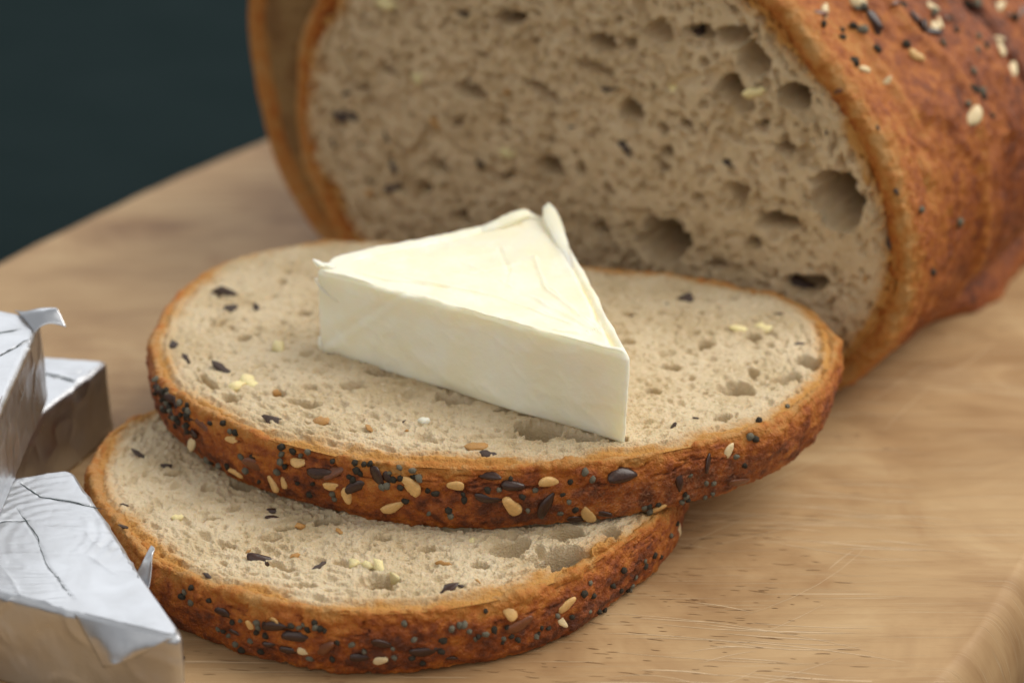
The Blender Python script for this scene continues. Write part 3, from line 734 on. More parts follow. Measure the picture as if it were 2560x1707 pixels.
# cheese wedge
CZ = UPZ + TH + 0.0
CH = 1.41
ch = thing("cheese_wedge", "unwrapped creamy white triangular cheese wedge resting on the upper bread slice", "cheese", (-0.4, -2.0, CZ))
CO = np.array((-0.4, -2.0))
def build_cheese():
    L, Rr, B1, B2 = np.array((-3.02, -1.72)), np.array((1.64, -4.78)), np.array((0.70, 0.46)), np.array((0.15, 0.40))
    mid = (L + B2) / 2 + np.array((-0.08, 0.16))
    A1 = np.array((-2.80, -1.22))
    poly = round_poly(np.array([L, Rr, B1, B2, mid, A1]) - CO, [0.12, 0.10, 0.08, 0.12, 0.6, 0.2])
    c0 = np.array((-0.2, -2.1)) - CO
    Lc, Rc, B1c, B2c, Ac = L - CO, Rr - CO, B1 - CO, B2 - CO, A1 - CO
    cen = (Lc + Rc + B1c) / 3
    def inset(p, k): return p + (cen - p) * k
    lines = [  # creases pressed by the wrapper: points, width, height
        ([inset(Lc, .06), inset(Rc, .05)], 0.035, 0.012), ([inset(Rc, .10), inset(B1c, .10)], 0.05, -0.030),
        ([inset(Ac, .14), inset(B2c, .10)], 0.04, -0.018),
        ([(-1.7, .5), (-1.25, .75), (-.5, .72), (.15, 1.0)], 0.025, 0.012), ([(-1.6, .2), (-.8, .35), (-.2, .15), (.5, .55)], 0.03, 0.010),
        ([(-.6, .9), (.1, .0), (1.1, -1.2), (1.7, -2.0)], 0.03, 0.014), ([(-1.2, .0), (0.2, -.7), (1.3, -1.7)], 0.03, 0.010),
        ([(.2, 1.2), (.35, .3), (.3, -.4)], 0.025, -0.010), ([(.75, .8), (.9, -.3), (1.5, -1.6)], 0.03, 0.012),
        ([(-2.0, .2), (-1.5, -.1), (-.6, -.35)], 0.03, -0.010), ([(1.0, -1.9), (1.35, -2.0), (1.7, -1.85)], 0.03, 0.018)]
    def top(x, y):
        h = 0.022 * fbm(x, y, 0 * x, 1.2, 3, 501) + 0.006 * fbm(x, y + 0.4 * x, 0 * x, 7, 2, 507)
        wob = 0.03 * fbm(x, y, 0 * x, 2.0, 2, 512)
        for pts, w, a in lines: h = h + 2.4 * a * np.exp(-((seg_dist(x, y, pts) + wob) / w) ** 2)
        e = np.minimum(seg_dist(x, y, [Rc, B1c]), seg_dist(x, y, [B2c, Ac]))
        h = h + 0.035 * np.exp(-(e / 0.22) ** 4) + 0.018 * np.exp(-(seg_dist(x, y, [Lc, Rc]) / 0.07) ** 2)
        return h
    def side(x, y, z):
        s_ = 0.030 * fbm(x, y, z, 0.8, 2, 520) + 0.009 * fbm(x, y, z, 3.5, 2, 523)
        s_ = s_ + 0.012 * (1 - np.abs(fbm(x + z, y, z * 2.2, 1.3, 2, 526))) ** 6
        # fold pressed diagonally over the left of the front face
        u = (np.stack([x, y], -1) - Lc) @ ((Rc - Lc) / np.linalg.norm(Rc - Lc))
        dline = (z - (CH - 0.02) ) + (1.55 - u) * 0.82
        s_ = s_ - 0.022 * np.exp(-(dline / 0.09) ** 2) + 0.012 * np.exp(-((dline + .16) / 0.07) ** 2)
        s_ = s_ - 0.04 * np.exp(-((z - 0.0) / 0.10) ** 2) * (0.5 + 0.5 * np.sin(u * 3))
        return s_
    V, Q, T, n0 = puck(poly, c0, CH, 190, side_profile(CH, 0.055, 34), top, side)
    cr = np.zeros(len(V)); x, y = V[:n0, 0], V[:n0, 1]
    w = 0.03 * fbm(x, y, 0 * x, 2.0, 2, 512)
    cr[:n0] = np.maximum(0.55 * np.exp(-((seg_dist(x, y, lines[1][0]) + w) / 0.035) ** 2), 0.45 * np.exp(-((seg_dist(x, y, lines[2][0]) + w) / 0.04) ** 2)) * sstep(-.1, .4, fbm(x, y, 0 * x, 1.5, 2, 530) + .2)
    link_mesh("cheese_body", V, Q, M_cheese, ch, {"crease": cr}, T)
    z = CH
    def torn(pts, rad, flat, seed, name="torn_rim"):
        v, q, t = tube(pts, rad, 14, flat)
        k = 0.030 * fbm(v[:, 0], v[:, 1], v[:, 2], 5.0, 3, seed) ; c_ = v - np.mean(np.asarray(pts), 0)
        v = v + c_ / (np.linalg.norm(c_, axis=1)[:, None] + 1e-6) * k[:, None]
        link_mesh(name, v, q, M_cheese, ch, {"crease": np.zeros(len(v))}, t)
    def path(*ctrl, n=26):
        P = np.array(ctrl, float); s_ = np.linspace(0, len(P) - 1, n)
        return np.stack([np.interp(s_, np.arange(len(P)), P[:, k]) for k in range(P.shape[1])], 1)
    # torn rims standing up at the back corner, on both sides of the notch
    e = (B1c - Rc) / np.linalg.norm(B1c - Rc); b = B1c + np.array((-0.10, -0.10))
    c4 = path((*(b - e * 2.2), z - .06, .05), (*(b - e * 1.2), z - .01, .10), (*(b - e * .55), z + .05, .14), (*(b - e * .15), z + .11, .14), (*(b + e * .02), z + .20, .10), (*(b + e * .06), z + .27, .02))
    torn(c4[:, :3], c4[:, 3], 0.6, 551)
    f = (B2c - Ac) / np.linalg.norm(B2c - Ac); g = B2c + np.array((0.02, -0.08))
    c4 = path((*(g - f * 1.3), z - .07, .05), (*(g - f * .6), z - .02, .11), (*(g - f * .15), z + .08, .13), (*(g + f * .06), z + .10, .10), (*(g + f * .22 + np.array((.05, -.05))), z + .02, .05), (*(g + f * .36 + np.array((.08, -.08))), z - .03, .03))
    torn(c4[:, :3], c4[:, 3], 0.7, 557)
    # curl of wrapper-torn cheese at the left corner
    a = Lc + np.array((0.06, 0.08))
    c4 = path((a[0] + .30, a[1] + .05, z - .06, .05), (a[0] + .14, a[1] + .04, z + .02, .07), (a[0] + .03, a[1] + .02, z + .03, .075), (a[0] - .04, a[1], z + .09, .055), (a[0] - .10, a[1] - .01, z + .15, .02), n=18)
    torn(c4[:, :3], c4[:, 3], 0.8, 563)
    c4 = path((a[0] - .03, a[1] - .05, .26, .03), (a[0] - .02, a[1] - .06, .12, .07), (a[0] + .03, a[1] - .06, .03, .06), (a[0] + .10, a[1] - .08, .0, .02), n=14)
    torn(c4[:, :3], c4[:, 3], 0.8, 569)
    n_ = np.array((Rc - Lc)[::-1] * (1, -1)); n_ = n_ / np.linalg.norm(n_); n_ = n_ if n_[1] < 0 else -n_
    d_ = (Rc - Lc) / np.linalg.norm(Rc - Lc)
    pts = []
    for k in range(14):
        t = k / 13; p = Lc + d_ * (0.02 + 0.42 * t ** 1.5) + n_ * 0.02
        pts.append((p[0], p[1], z - .12 - .42 * t + .12 * t * t))
    v, q, t = tube(pts, np.linspace(0.028, 0.008, 14)); link_mesh("peeled_thread", v, q, M_cheese, ch, {"crease": np.zeros(len(v))}, t)
    # nick flake low on the right end of the front face
build_cheese()

def crumb_bit(name, label, cat, loc, size, mat, seed):
    rg = np.random.default_rng(seed)
    n, m = 14, 9
    V = []
    for j in range(m):
        p = math.pi * j / (m - 1)
        for i in range(n):
            a = 2 * math.pi * i / n
            V.append((math.sin(p) * math.cos(a), math.sin(p) * math.sin(a) * .7, math.cos(p) * .55))
    V = np.array(V); r = 1 + 0.45 * fbm(V[:, 0], V[:, 1], V[:, 2], 1.8, 3, seed)
    V = V * r[:, None] * size; V[:, 2] -= V[:, 2].min()
    o = link_mesh(name, V, grid_quads(n, m, True)[:, ::-1], mat, None, {"crease": np.zeros(len(V))})
    o.location = [c * S for c in loc]
    o["label"] = label; o["category"] = cat
    return o

crumb_bit("cheese_crumb", "tiny white crumb of cheese fallen on the bread before the wedge", "crumb", (-1.28, -4.05, UPZ + TH - 0.02), 0.09, M_cheese, 5)
crumb_bit("stray_seed", "single dark seed lying on the board between foil and lower slice", "seed", (-4.55, -7.0, 0.0), 0.055, mat_simple("stray_seed_hull", (0.05, 0.025, 0.015), 0.4), 9)

# foil-wrapped portions
def foil_portion(label, corners, radii, z0, h, c0, ripple, seams, seed, rounding=0.10):
    root = thing("foil_portion", label, "wrapped cheese", (c0[0], c0[1], z0), group="foil-wrapped cheese portions at the left")
    c0 = np.array(c0)
    poly = round_poly(np.array(corners) - c0, radii)
    def top(x, y):
        hh = 0.016 * fbm(x, y, 0 * x, 0.9, 2, seed) + 0.004 * np.abs(fbm(x, y, 0 * x, 4.5, 2, seed + 4)) + 0.012 * (1 - np.abs(fbm(x + .5 * y, y, 0 * x, 0.8, 2, seed + 6))) ** 10
        if ripple:
            rx, ry, wl, am, rmax = ripple
            rr = np.hypot(x - (rx - c0[0]), (y - (ry - c0[1])) * 0.85) + 0.07 * fbm(x, y, 0 * x, 1.4, 2, seed + 8)
            hh = hh + am * np.sin(rr * 2 * np.pi / wl) * sstep(0.25, 0.7, rr) * (1 - sstep(rmax * .8, rmax * 1.3, rr)) * (0.55 + 0.6 * fbm(x, y, 0 * x, .8, 2, seed + 10))
            # fine pulled creases across
            hh = hh + 0.005 * np.abs(fbm(x * 0.5 + y * 0.1, y * 3.0 - x * .5, 0 * x, 2.0, 3, seed + 14))
        for pts, w in seams:
            P = [(p[0] - c0[0], p[1] - c0[1]) for p in pts]
            dd = seg_dist(x, y, P); hh = hh - 0.02 * np.exp(-(dd / (w * 1.3)) ** 2)
        return hh
    def side(x, y, z):
        return 0.022 * fbm(x, y, z, 0.9, 2, seed + 20) + 0.006 * np.abs(fbm(x, y, z, 4.0, 2, seed + 23)) + 0.020 * (1 - np.abs(fbm(x + .4 * z, y, z * 1.3, 1.1, 2, seed + 26))) ** 8
    V, Q, T, n0 = puck(poly, np.zeros(2), h, 150, side_profile(h, rounding, 22), top, side)
    N2 = len(V)
    body = link_mesh("foil_wrap", V, Q, M_foil, root, None, T)
    body.data.materials.append(M_foil_side)
    mi = np.zeros(len(body.data.polygons), np.int32); mi[149 * 149 + 4 * 149 * 4:] = 1
    body.data.polygons.foreach_set("material_index", mi)
    for pts, w in seams:
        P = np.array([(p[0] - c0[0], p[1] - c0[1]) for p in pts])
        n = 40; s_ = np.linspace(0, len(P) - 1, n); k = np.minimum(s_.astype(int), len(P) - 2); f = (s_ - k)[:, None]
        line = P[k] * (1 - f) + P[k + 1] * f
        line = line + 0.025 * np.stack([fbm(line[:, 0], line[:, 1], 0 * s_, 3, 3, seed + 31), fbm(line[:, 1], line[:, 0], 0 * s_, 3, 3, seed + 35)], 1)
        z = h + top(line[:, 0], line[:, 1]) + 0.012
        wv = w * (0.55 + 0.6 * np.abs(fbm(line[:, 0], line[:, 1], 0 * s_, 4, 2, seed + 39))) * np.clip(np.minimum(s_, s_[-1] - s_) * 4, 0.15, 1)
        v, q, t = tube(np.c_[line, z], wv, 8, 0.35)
        link_mesh("seam_shade_strip", v, q, M_seam_shade, root, None, t)  # dark ribbon painted in for the shadowed gap along a foil seam
    return root

def foil_flap(root, c00, c10, c11, c01, bow=(0, 0, 0), name="foil_flap", seed=0):
    """crumpled sheet of foil between four corners, bowed in the middle"""
    o0 = np.array(root.location) / S
    n = 26; a = np.linspace(0, 1, n); u, v = np.meshgrid(a, a); u = u.ravel()[:, None]; v = v.ravel()[:, None]
    c = [np.array(p, float) - o0 for p in (c00, c10, c11, c01)]
    P = (1 - u) * (1 - v) * c[0] + u * (1 - v) * c[1] + u * v * c[2] + (1 - u) * v * c[3]
    P = P + np.array(bow) * (np.sin(np.pi * u) * (0.4 + 0.6 * v) + 0.5 * np.sin(np.pi * v) * u)
    nrm = np.cross(c[1] - c[0], c[3] - c[0]); nrm = nrm / np.linalg.norm(nrm)
    w = 0.022 * fbm(P[:, 0], P[:, 1], P[:, 2], 1.5, 2, 700 + seed) + 0.008 * np.abs(fbm(P[:, 0], P[:, 1], P[:, 2], 5.0, 2, 710 + seed))
    P = P + nrm * (w * (0.25 + 0.75 * v[:, 0]))[:, None]
    # ragged torn edge
    P = P + (c[3] - c[0])[None] * (0.06 * fbm(P[:, 0], P[:, 1], P[:, 2], 6.0, 2, 720 + seed) * v[:, 0] ** 6 * 0.12)[:, None]
    o = link_mesh(name, P, grid_quads(n, n), M_foil_side, root)
    so = o.modifiers.new("thickness", 'SOLIDIFY'); so.thickness = 0.006 * S; so.offset = 0
    return o
#FOIL_BEGIN
fa = foil_portion("silver foil portion in the left front corner with ringed creases on top",
    [(-6.45, -4.22), (-8.6, -4.9), (-9.6, -6.4), (-4.12, -8.70)], [0.2, 0.5, 0.5, 0.30], 0.0, 1.46, (-6.6, -6.2),
    (-6.35, -6.2, 0.17, 0.008, 1.6),
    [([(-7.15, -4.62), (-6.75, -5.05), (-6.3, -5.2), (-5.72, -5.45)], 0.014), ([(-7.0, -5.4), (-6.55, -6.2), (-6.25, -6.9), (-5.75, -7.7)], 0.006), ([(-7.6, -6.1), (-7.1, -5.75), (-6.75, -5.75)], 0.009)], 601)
fb = foil_portion("silver foil portion stacked on the others at the left edge with a torn lifted corner",
    [(-7.28, -1.85), (-8.6, -1.3), (-10.4, -2.2), (-10.8, -4.2), (-7.15, -6.4)], [0.25, 0.6, 0.5, 0.5, 0.2], 1.42, 1.38, (-8.4, -3.4),
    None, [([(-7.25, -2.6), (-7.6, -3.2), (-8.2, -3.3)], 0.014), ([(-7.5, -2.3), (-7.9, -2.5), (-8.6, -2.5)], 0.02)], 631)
fc = foil_portion("silver foil portion lying behind with only its pointed right corner showing",
    [(-6.62, -0.42), (-10.6, 0.2), (-11.2, -2.0), (-9.0, -4.2), (-8.0, -3.9)], [0.12, 0.5, 0.5, 0.4, 0.3], 0.0, 1.36, (-8.4, -1.7),
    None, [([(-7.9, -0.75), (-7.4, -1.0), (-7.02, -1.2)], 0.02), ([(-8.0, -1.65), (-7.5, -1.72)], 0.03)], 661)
foil_flap(fa, (-5.66, -8.10, 1.475), (-4.30, -8.66, 1.475), (-4.78, -8.58, 1.14), (-5.26, -8.48, 0.90), (-0.03, -0.07, 0.02), seed=1)
foil_flap(fa, (-5.16, -6.60, 1.10), (-4.92, -7.00, 1.05), (-4.90, -6.55, 1.44), (-4.93, -6.45, 1.50), (0.04, 0.02, 0), seed=3)
foil_flap(fb, (-7.75, -1.60, 2.80), (-7.26, -2.40, 2.80), (-6.78, -2.34, 2.84), (-6.98, -2.02, 2.93), (-0.05, 0, 0.20), seed=4)
foil_flap(fc, (-7.40, -1.10, 1.37), (-7.00, -0.80, 1.37), (-6.98, -0.90, 1.08), (-7.12, -1.02, 0.94), (0.03, -0.05, 0), seed=5)
#FOIL_END

# ------------------------------------------------------------------ seeds and bits
def seed_mesh(name, kind, var=0):
    n, m = 12, 9
    V = []
    for j in range(m):
        t = j / (m - 1); a = math.pi * t
        for i in range(n):
            f = 2 * math.pi * i / n
            x = -math.cos(a) * 0.5; r = math.sin(a)
            if kind == "sesame": w = 0.31 * r ** 0.85 * (1.0 - 0.55 * (x + 0.5) + 0.12); zz = 0.15 * r
            elif kind == "flax": w = 0.235 * r ** 0.9 * (1.0 - 0.30 * x - 0.15 * (x + .5) ** 2); zz = 0.11 * r
            else: w = 0.42 * r; zz = 0.40 * r
            y = w * math.cos(f); z = zz * math.sin(f)
            if kind == "poppy": x *= 1.0 - 0.12 * math.cos(f); y += 0.10 * (x * x * 4 - .5) * .5
            if kind == "sesame" and z > 0: z *= 0.80 + 0.35 * min(1, (x / 0.32) ** 2 + (math.cos(f)) ** 2)
            V.append((x, y, z))
    V = np.array(V)
    if kind != 'poppy':
        V = V * (1 + 0.16 * fbm(V[:, 0] + var, V[:, 1], V[:, 2], 2.2, 2, 20 + var))[:, None]; V[:, 1] += (0.10, -0.12, 0.02)[var] * (V[:, 0] ** 2 * 4 - .4) * .5
    if kind == "poppy": V *= (1 + 0.20 * fbm(V[:, 0], V[:, 1], V[:, 2] + var, 4, 2, 9 + var))[:, None]
    me = link_mesh(name, V / 1.0, grid_quads(n, m, True)[:, ::-1], None)
    d = me.data; bpy.data.objects.remove(me); return d

def bit_mesh(seed):
    n, m = 10, 7; V = []
    for j in range(m):
        p = math.pi * j / (m - 1)
        for i in range(n):
            a = 2 * math.pi * i / n
            V.append((math.cos(p) * -.5, math.sin(p) * math.cos(a) * .36, math.sin(p) * math.sin(a) * .2))
    V = np.array(V); V = V * (1 + 0.5 * fbm(V[:, 0], V[:, 1], V[:, 2], 3.0, 2, seed))[:, None]
    o = link_mesh("bit", V, grid_quads(n, m, True)[:, ::-1], None)
    d = o.data; bpy.data.objects.remove(o); return d

def with_mat(me, mat):
    c = me.copy(); c.materials.clear(); c.materials.append(mat); return c
_se, _fl, _po = ([seed_mesh(k_, k_, v_) for v_ in range(3)] for k_ in ("sesame", "flax", "poppy"))
_bits = [bit_mesh(k) for k in (3, 8, 15)]
KIND = {"s": ("sesame_seed", [with_mat(b, M_sesame) for b in _se], -0.01), "w": ("sesame_seed", [with_mat(b, M_sesame_pale) for b in _se], -0.01),
        "f": ("flax_seed", [with_mat(b, M_flax) for b in _fl], -0.005), "r": ("flax_seed", [with_mat(b, M_flax_red) for b in _fl], -0.01),
        "p": ("poppy_seed", [with_mat(b, M_poppy) for b in _po], 0.06), "g": ("poppy_seed", [with_mat(b, M_poppy_pale) for b in _po], 0.06),
        "c": ("corn_grit", [with_mat(b, M_corn) for b in _bits], 0.02), "b": ("bran_flake", [with_mat(b, M_bran) for b in _bits], 0.02),
        "k": ("seed_shard", [with_mat(b, M_shard) for b in _bits], 0.0)}
#SEEDS_BEGIN
SEEDS = {
"up": [
  ('w', -4.504, -2.099, 0.372, -0.6, -0.78, -0.16, -0.23, 0.36, -0.91, 0.289),
  ('s', -3.794, -2.845, 0.832, -0.57, -0.78, 0.28, 0.82, -0.55, 0.15, 0.236),
  ('s', -3.782, -2.778, 0.238, -0.43, -0.84, -0.33, 0.9, -0.35, -0.27, 0.271),
  ('s', -3.176, -3.219, 0.307, -0.57, -0.81, -0.15, 0.55, -0.24, -0.8, 0.292),
  ('s', -3.002, -3.358, 0.394, -0.48, -0.88, -0.01, 0.3, -0.16, -0.94, 0.185),
  ('s', -2.761, -3.477, 0.801, -0.3, -0.74, 0.6, 0.95, -0.26, 0.15, 0.238),
  ('s', -2.264, -3.714, 0.546, -0.34, -0.94, -0.06, 0.94, -0.34, 0.05, 0.273),
  ('s', -2.042, -3.8, 0.462, -0.3, -0.95, -0.1, -0.04, 0.12, -0.99, 0.258),
  ('s', -1.124, -4.037, 0.722, -0.25, -0.96, 0.11, 0.56, -0.23, -0.8, 0.339),
  ('s', -0.492, -4.116, 0.78, -0.01, -1, 0.09, 1, -0.01, 0.01, 0.254),
  ('s', -1.393, -4.017, 0.375, -0.12, -0.98, -0.14, 0.91, -0.16, 0.37, 0.316),
  ('r', -4.251, -2.386, 0.798, -0.61, -0.65, 0.46, 0.63, -0.75, -0.22, 0.356),
  ('r', -3.452, -3.121, 0.558, -0.37, -0.91, -0.2, 0.82, -0.22, -0.54, 0.334),
  ('f', -2.462, -3.662, 0.734, -0.4, -0.89, 0.22, 0.91, -0.36, 0.2, 0.4),
  ('r', -2.203, -3.738, 0.801, -0.33, -0.71, 0.62, 0.88, -0.01, 0.47, 0.41),
  ('f', -1.601, -3.956, 0.825, -0.36, -0.85, 0.38, 0.18, -0.46, -0.87, 0.346),
  ('f', -1.882, -3.884, 0.648, -0.21, -0.98, -0, 0.87, -0.19, 0.46, 0.388),
  ('f', -0, -4.118, 0.941, -0.16, -0.93, 0.33, 0.96, -0.22, -0.17, 0.378),
  ('f', -0.045, -4.16, 0.607, -0.07, -1, -0.05, 0.98, -0.07, -0.16, 0.377),
  ('f', -5.01, -1.512, 0.848, -0.68, -0.67, 0.29, 0.38, -0.66, -0.65, 0.249),
  ('f', -4.822, -1.826, 0.684, -0.71, -0.7, -0, 0.52, -0.53, -0.67, 0.214),
  ('f', -1.448, -3.986, 0.829, -0.09, -0.92, 0.38, 0.5, -0.37, -0.78, 0.237),
  ('p', -4.142, -2.534, 0.94, -0.68, -0.68, 0.29, -0.48, 0.12, -0.87, 0.086),
  ('p', -3.934, -2.665, 1.002, -0.44, -0.8, 0.4, -0.87, 0.28, -0.41, 0.085),
  ('g', -3.817, -2.788, 0.935, -0.43, -0.83, 0.35, -0.68, 0.04, -0.73, 0.085),
  ('p', -3.728, -2.859, 0.96, -0.59, -0.76, 0.29, 0.67, -0.65, -0.34, 0.085),
  ('p', -4.441, -2.207, 0.561, -0.57, -0.82, 0.01, 0.78, -0.55, 0.29, 0.087),
  ('p', -3.011, -3.318, 0.964, -0.39, -0.85, 0.35, -0.82, 0.15, -0.55, 0.084),
  ('g', -3.006, -3.312, 0.846, -0.28, -0.92, 0.28, -0.54, -0.09, -0.84, 0.084),
  ('p', -2.84, -3.393, 0.935, -0.23, -0.87, 0.44, -0.97, 0.17, -0.18, 0.083),
  ('g', -2.73, -3.418, 0.886, -0.37, -0.86, 0.34, -0.73, 0.05, -0.69, 0.083),
  ('g', -3.039, -3.364, 0.744, -0.35, -0.93, 0.08, -0.68, 0.2, -0.71, 0.084),
  ('p', -2.978, -3.35, 0.673, -0.29, -0.96, 0.02, 0.03, -0.03, -1, 0.084),
  ('g', -3.103, -3.308, 0.548, -0.38, -0.92, -0.08, 0.75, -0.26, -0.61, 0.084),
  ('g', -3.645, -2.978, 0.619, -0.61, -0.79, 0.04, 0.7, -0.56, -0.44, 0.085),
  ('p', -3.472, -3.091, 0.669, -0.53, -0.73, 0.43, -0.84, 0.4, -0.37, 0.085),
  ('p', -3.4, -3.046, 0.248, -0.49, -0.81, -0.32, -0.35, 0.52, -0.78, 0.085),
  ('p', -2.79, -3.46, 0.444, -0.33, -0.94, 0.02, -0.91, 0.31, -0.26, 0.084),
  ('p', -2.557, -3.567, 0.505, -0.44, -0.89, -0.07, -0.12, 0.14, -0.98, 0.084),
  ('p', -2.62, -3.472, 0.273, -0.28, -0.96, -0.07, -0.5, 0.21, -0.84, 0.084),
  ('g', -2.265, -3.695, 0.402, -0.47, -0.87, -0.15, -0.12, 0.23, -0.97, 0.083),
  ('g', -2.239, -3.661, 0.306, -0.35, -0.9, -0.25, 0.07, 0.24, -0.97, 0.084),
  ('p', -1.919, -3.813, 0.98, -0.21, -0.88, 0.43, -0.81, -0.09, -0.58, 0.082),
  ('p', -1.786, -3.858, 0.985, -0.35, -0.89, 0.3, -0.39, -0.15, -0.91, 0.082),
  ('p', -1.698, -3.879, 1.004, -0.14, -0.85, 0.5, -0.5, -0.38, -0.78, 0.082),
  ('g', -1.281, -3.998, 1.009, -0.29, -0.87, 0.4, 0.7, -0.48, -0.52, 0.082),
  ('g', -1.098, -4.023, 0.973, 0.16, -0.93, 0.32, -0.98, -0.2, -0.09, 0.082),
  ('g', -1.012, -4.061, 0.872, -0.13, -0.55, 0.82, 0.71, -0.63, -0.31, 0.082),
  ('p', -1.08, -3.997, 0.873, -0.15, -0.94, 0.32, 0.91, -0.26, -0.33, 0.082),
  ('g', -1.425, -3.968, 0.905, -0.12, -0.97, 0.19, 0.99, -0.12, -0.03, 0.082),
  ('g', -1.47, -4.031, 0.731, -0.06, -0.98, 0.19, 0.94, -0.12, -0.32, 0.082),
  ('p', -1.9, -3.833, 0.867, -0.26, -0.93, 0.25, -0.92, 0.16, -0.36, 0.082),
  ('p', -1.955, -3.877, 0.743, -0.33, -0.93, 0.15, 0.15, -0.2, -0.97, 0.082),
  ('p', -2.245, -3.688, 0.935, -0.48, -0.83, 0.29, 0.35, -0.48, -0.81, 0.083),
  ('p', -0.886, -4.08, 0.685, -0.35, -0.94, 0.03, 0.14, -0.09, -0.99, 0.082),
  ('p', -0.778, -4.114, 0.655, 0.04, -1, -0.03, -0.98, -0.03, -0.18, 0.082),
  ('p', -1.204, -4.052, 0.495, -0.2, -0.97, -0.12, -0.88, 0.24, -0.4, 0.082),
  ('g', -0.871, -4.092, 0.318, -0.27, -0.94, -0.2, -0.38, 0.29, -0.88, 0.082),
  ('p', -0.597, -4.153, 0.404, 0.07, -1, 0.05, 0.87, 0.03, -0.49, 0.082),
  ('g', -0.577, -4.136, 0.306, -0.01, -0.99, -0.11, 0.41, 0.1, -0.91, 0.082),
  ('p', -0.389, -4.137, 0.655, -0.07, -0.84, 0.54, 0.71, -0.43, -0.56, 0.082),
  ('p', -0.368, -4.143, 0.572, -0.11, -0.99, 0.1, 0.15, -0.12, -0.98, 0.082),
  ('p', -0.044, -4.168, 0.747, -0.12, -0.91, 0.41, 0.58, -0.4, -0.72, 0.082),
  ('p', -4.208, -2.269, 0.138, -0.49, -0.78, -0.38, 0.41, 0.18, -0.9, 0.087),
  ('g', -4.067, -2.447, 0.171, -0.56, -0.77, -0.3, 0.8, -0.6, 0.03, 0.087),
  ('p', -3.909, -2.718, 0.321, -0.62, -0.76, -0.18, 0.24, 0.04, -0.97, 0.086),
  ('g', -4.279, -2.241, 0.161, -0.59, -0.75, -0.29, 0.77, -0.41, -0.49, 0.087),
  ('p', -1.373, -3.986, 0.804, -0.15, -0.75, 0.65, -0.96, -0.04, -0.27, 0.082),
  ('p', -1.275, -4.05, 0.717, 0.07, -0.95, 0.31, 0.75, -0.15, -0.64, 0.082),
  ('g', -4.861, -1.773, 0.747, -0.71, -0.6, 0.37, 0.49, -0.8, -0.35, 0.088),
  ('p', -4.749, -1.923, 0.695, -0.63, -0.77, -0.05, -0.34, 0.33, -0.88, 0.088),
  ('p', -4.584, -2.065, 0.783, -0.54, -0.74, 0.41, -0.44, -0.16, -0.88, 0.087),
  ('p', -4.807, -1.731, 0.463, -0.61, -0.79, -0.07, -0.38, 0.38, -0.84, 0.088),
  ('g', -4.909, -1.657, 0.961, -0.62, -0.68, 0.4, -0.72, 0.28, -0.64, 0.088),
  ('p', -4.991, -1.574, 0.971, -0.62, -0.61, 0.49, 0.31, -0.77, -0.56, 0.088),
  ('g', -5.075, -1.36, 0.927, -0.71, -0.43, 0.57, -0.69, 0.23, -0.68, 0.089),
  ('g', -4.943, -1.597, 0.787, -0.65, -0.64, 0.42, 0.71, -0.7, 0.04, 0.088),
  ('p', -2.002, -3.819, 0.76, -0.25, -0.88, 0.41, 0.92, -0.35, -0.18, 0.083),
  ('p', -1.845, -3.856, 0.83, -0.25, -0.89, 0.38, 0.65, -0.45, -0.62, 0.082),
  ('g', -2.608, -3.501, 0.981, -0.4, -0.74, 0.54, -0.83, 0.05, -0.55, 0.083),
  ('g', -1.535, -4.037, 0.71, -0.15, -0.97, 0.19, -0.18, -0.16, -0.97, 0.082),
  ('p', -1.273, -4.025, 0.851, -0.12, -0.91, 0.39, -0.18, -0.36, -0.91, 0.082),
  ('g', -3.602, -2.975, 0.387, -0.46, -0.86, -0.23, -0.68, 0.5, -0.53, 0.085),
  ('f', 0.31, -4.166, 0.811, 0.06, -0.92, 0.39, 0.99, 0.02, -0.11, 0.358),
  ('f', 1.874, -3.878, 0.813, 0.28, -0.85, 0.45, 0.95, 0.32, 0.01, 0.42),
  ('f', 3.124, -3.387, 0.747, 0.51, -0.8, 0.31, -0.18, -0.45, -0.87, 0.281),
  ('f', 2.689, -3.576, 0.545, 0.21, -0.98, -0.06, 0.18, 0.1, -0.98, 0.344),
  ('f', 0.79, -4.111, 0.477, 0.08, -0.98, -0.16, 0.48, -0.1, 0.87, 0.419),
  ('r', 3.614, -3.032, 0.223, 0.55, -0.8, -0.24, 0.75, 0.6, -0.27, 0.46),
  ('f', 1.234, -3.903, 0.118, 0.23, -0.93, -0.3, 0.91, 0.32, -0.28, 0.326),
  ('f', 1.599, -3.861, 0.18, 0.2, -0.95, -0.23, 0.96, 0.23, -0.14, 0.281),
  ('s', 0.836, -4.1, 0.829, 0.1, -0.98, 0.19, 0.99, 0.07, -0.14, 0.326),
  ('s', 0.298, -4.154, 0.474, 0.03, -0.99, -0.13, 0.55, 0.12, -0.83, 0.351),
  ('s', 1.378, -3.913, 0.208, 0.12, -0.92, -0.36, 0.45, 0.37, -0.81, 0.329),
  ('w', 3.443, -3.197, 0.852, 0.43, -0.8, 0.41, 0.27, 0.55, 0.79, 0.248),
  ('s', 2.415, -3.524, 0.059, 0.2, -0.8, -0.57, 0.69, -0.3, 0.66, 0.366),
  ('g', 1.327, -3.997, 0.935, 0.22, -0.81, 0.54, 0.17, -0.51, -0.84, 0.081),
  ('g', 1.437, -3.985, 0.818, 0.17, -0.98, -0.05, 0.83, 0.17, -0.53, 0.082),
  ('p', 0.286, -4.127, 0.899, 0.08, -0.93, 0.36, 0.09, -0.35, -0.93, 0.081),
  ('p', 0.442, -4.179, 0.641, 0.2, -0.98, 0.02, 0.62, 0.11, -0.78, 0.081),
  ('g', 0.633, -4.121, 0.717, 0, -0.82, 0.58, 0.71, -0.41, -0.58, 0.081),
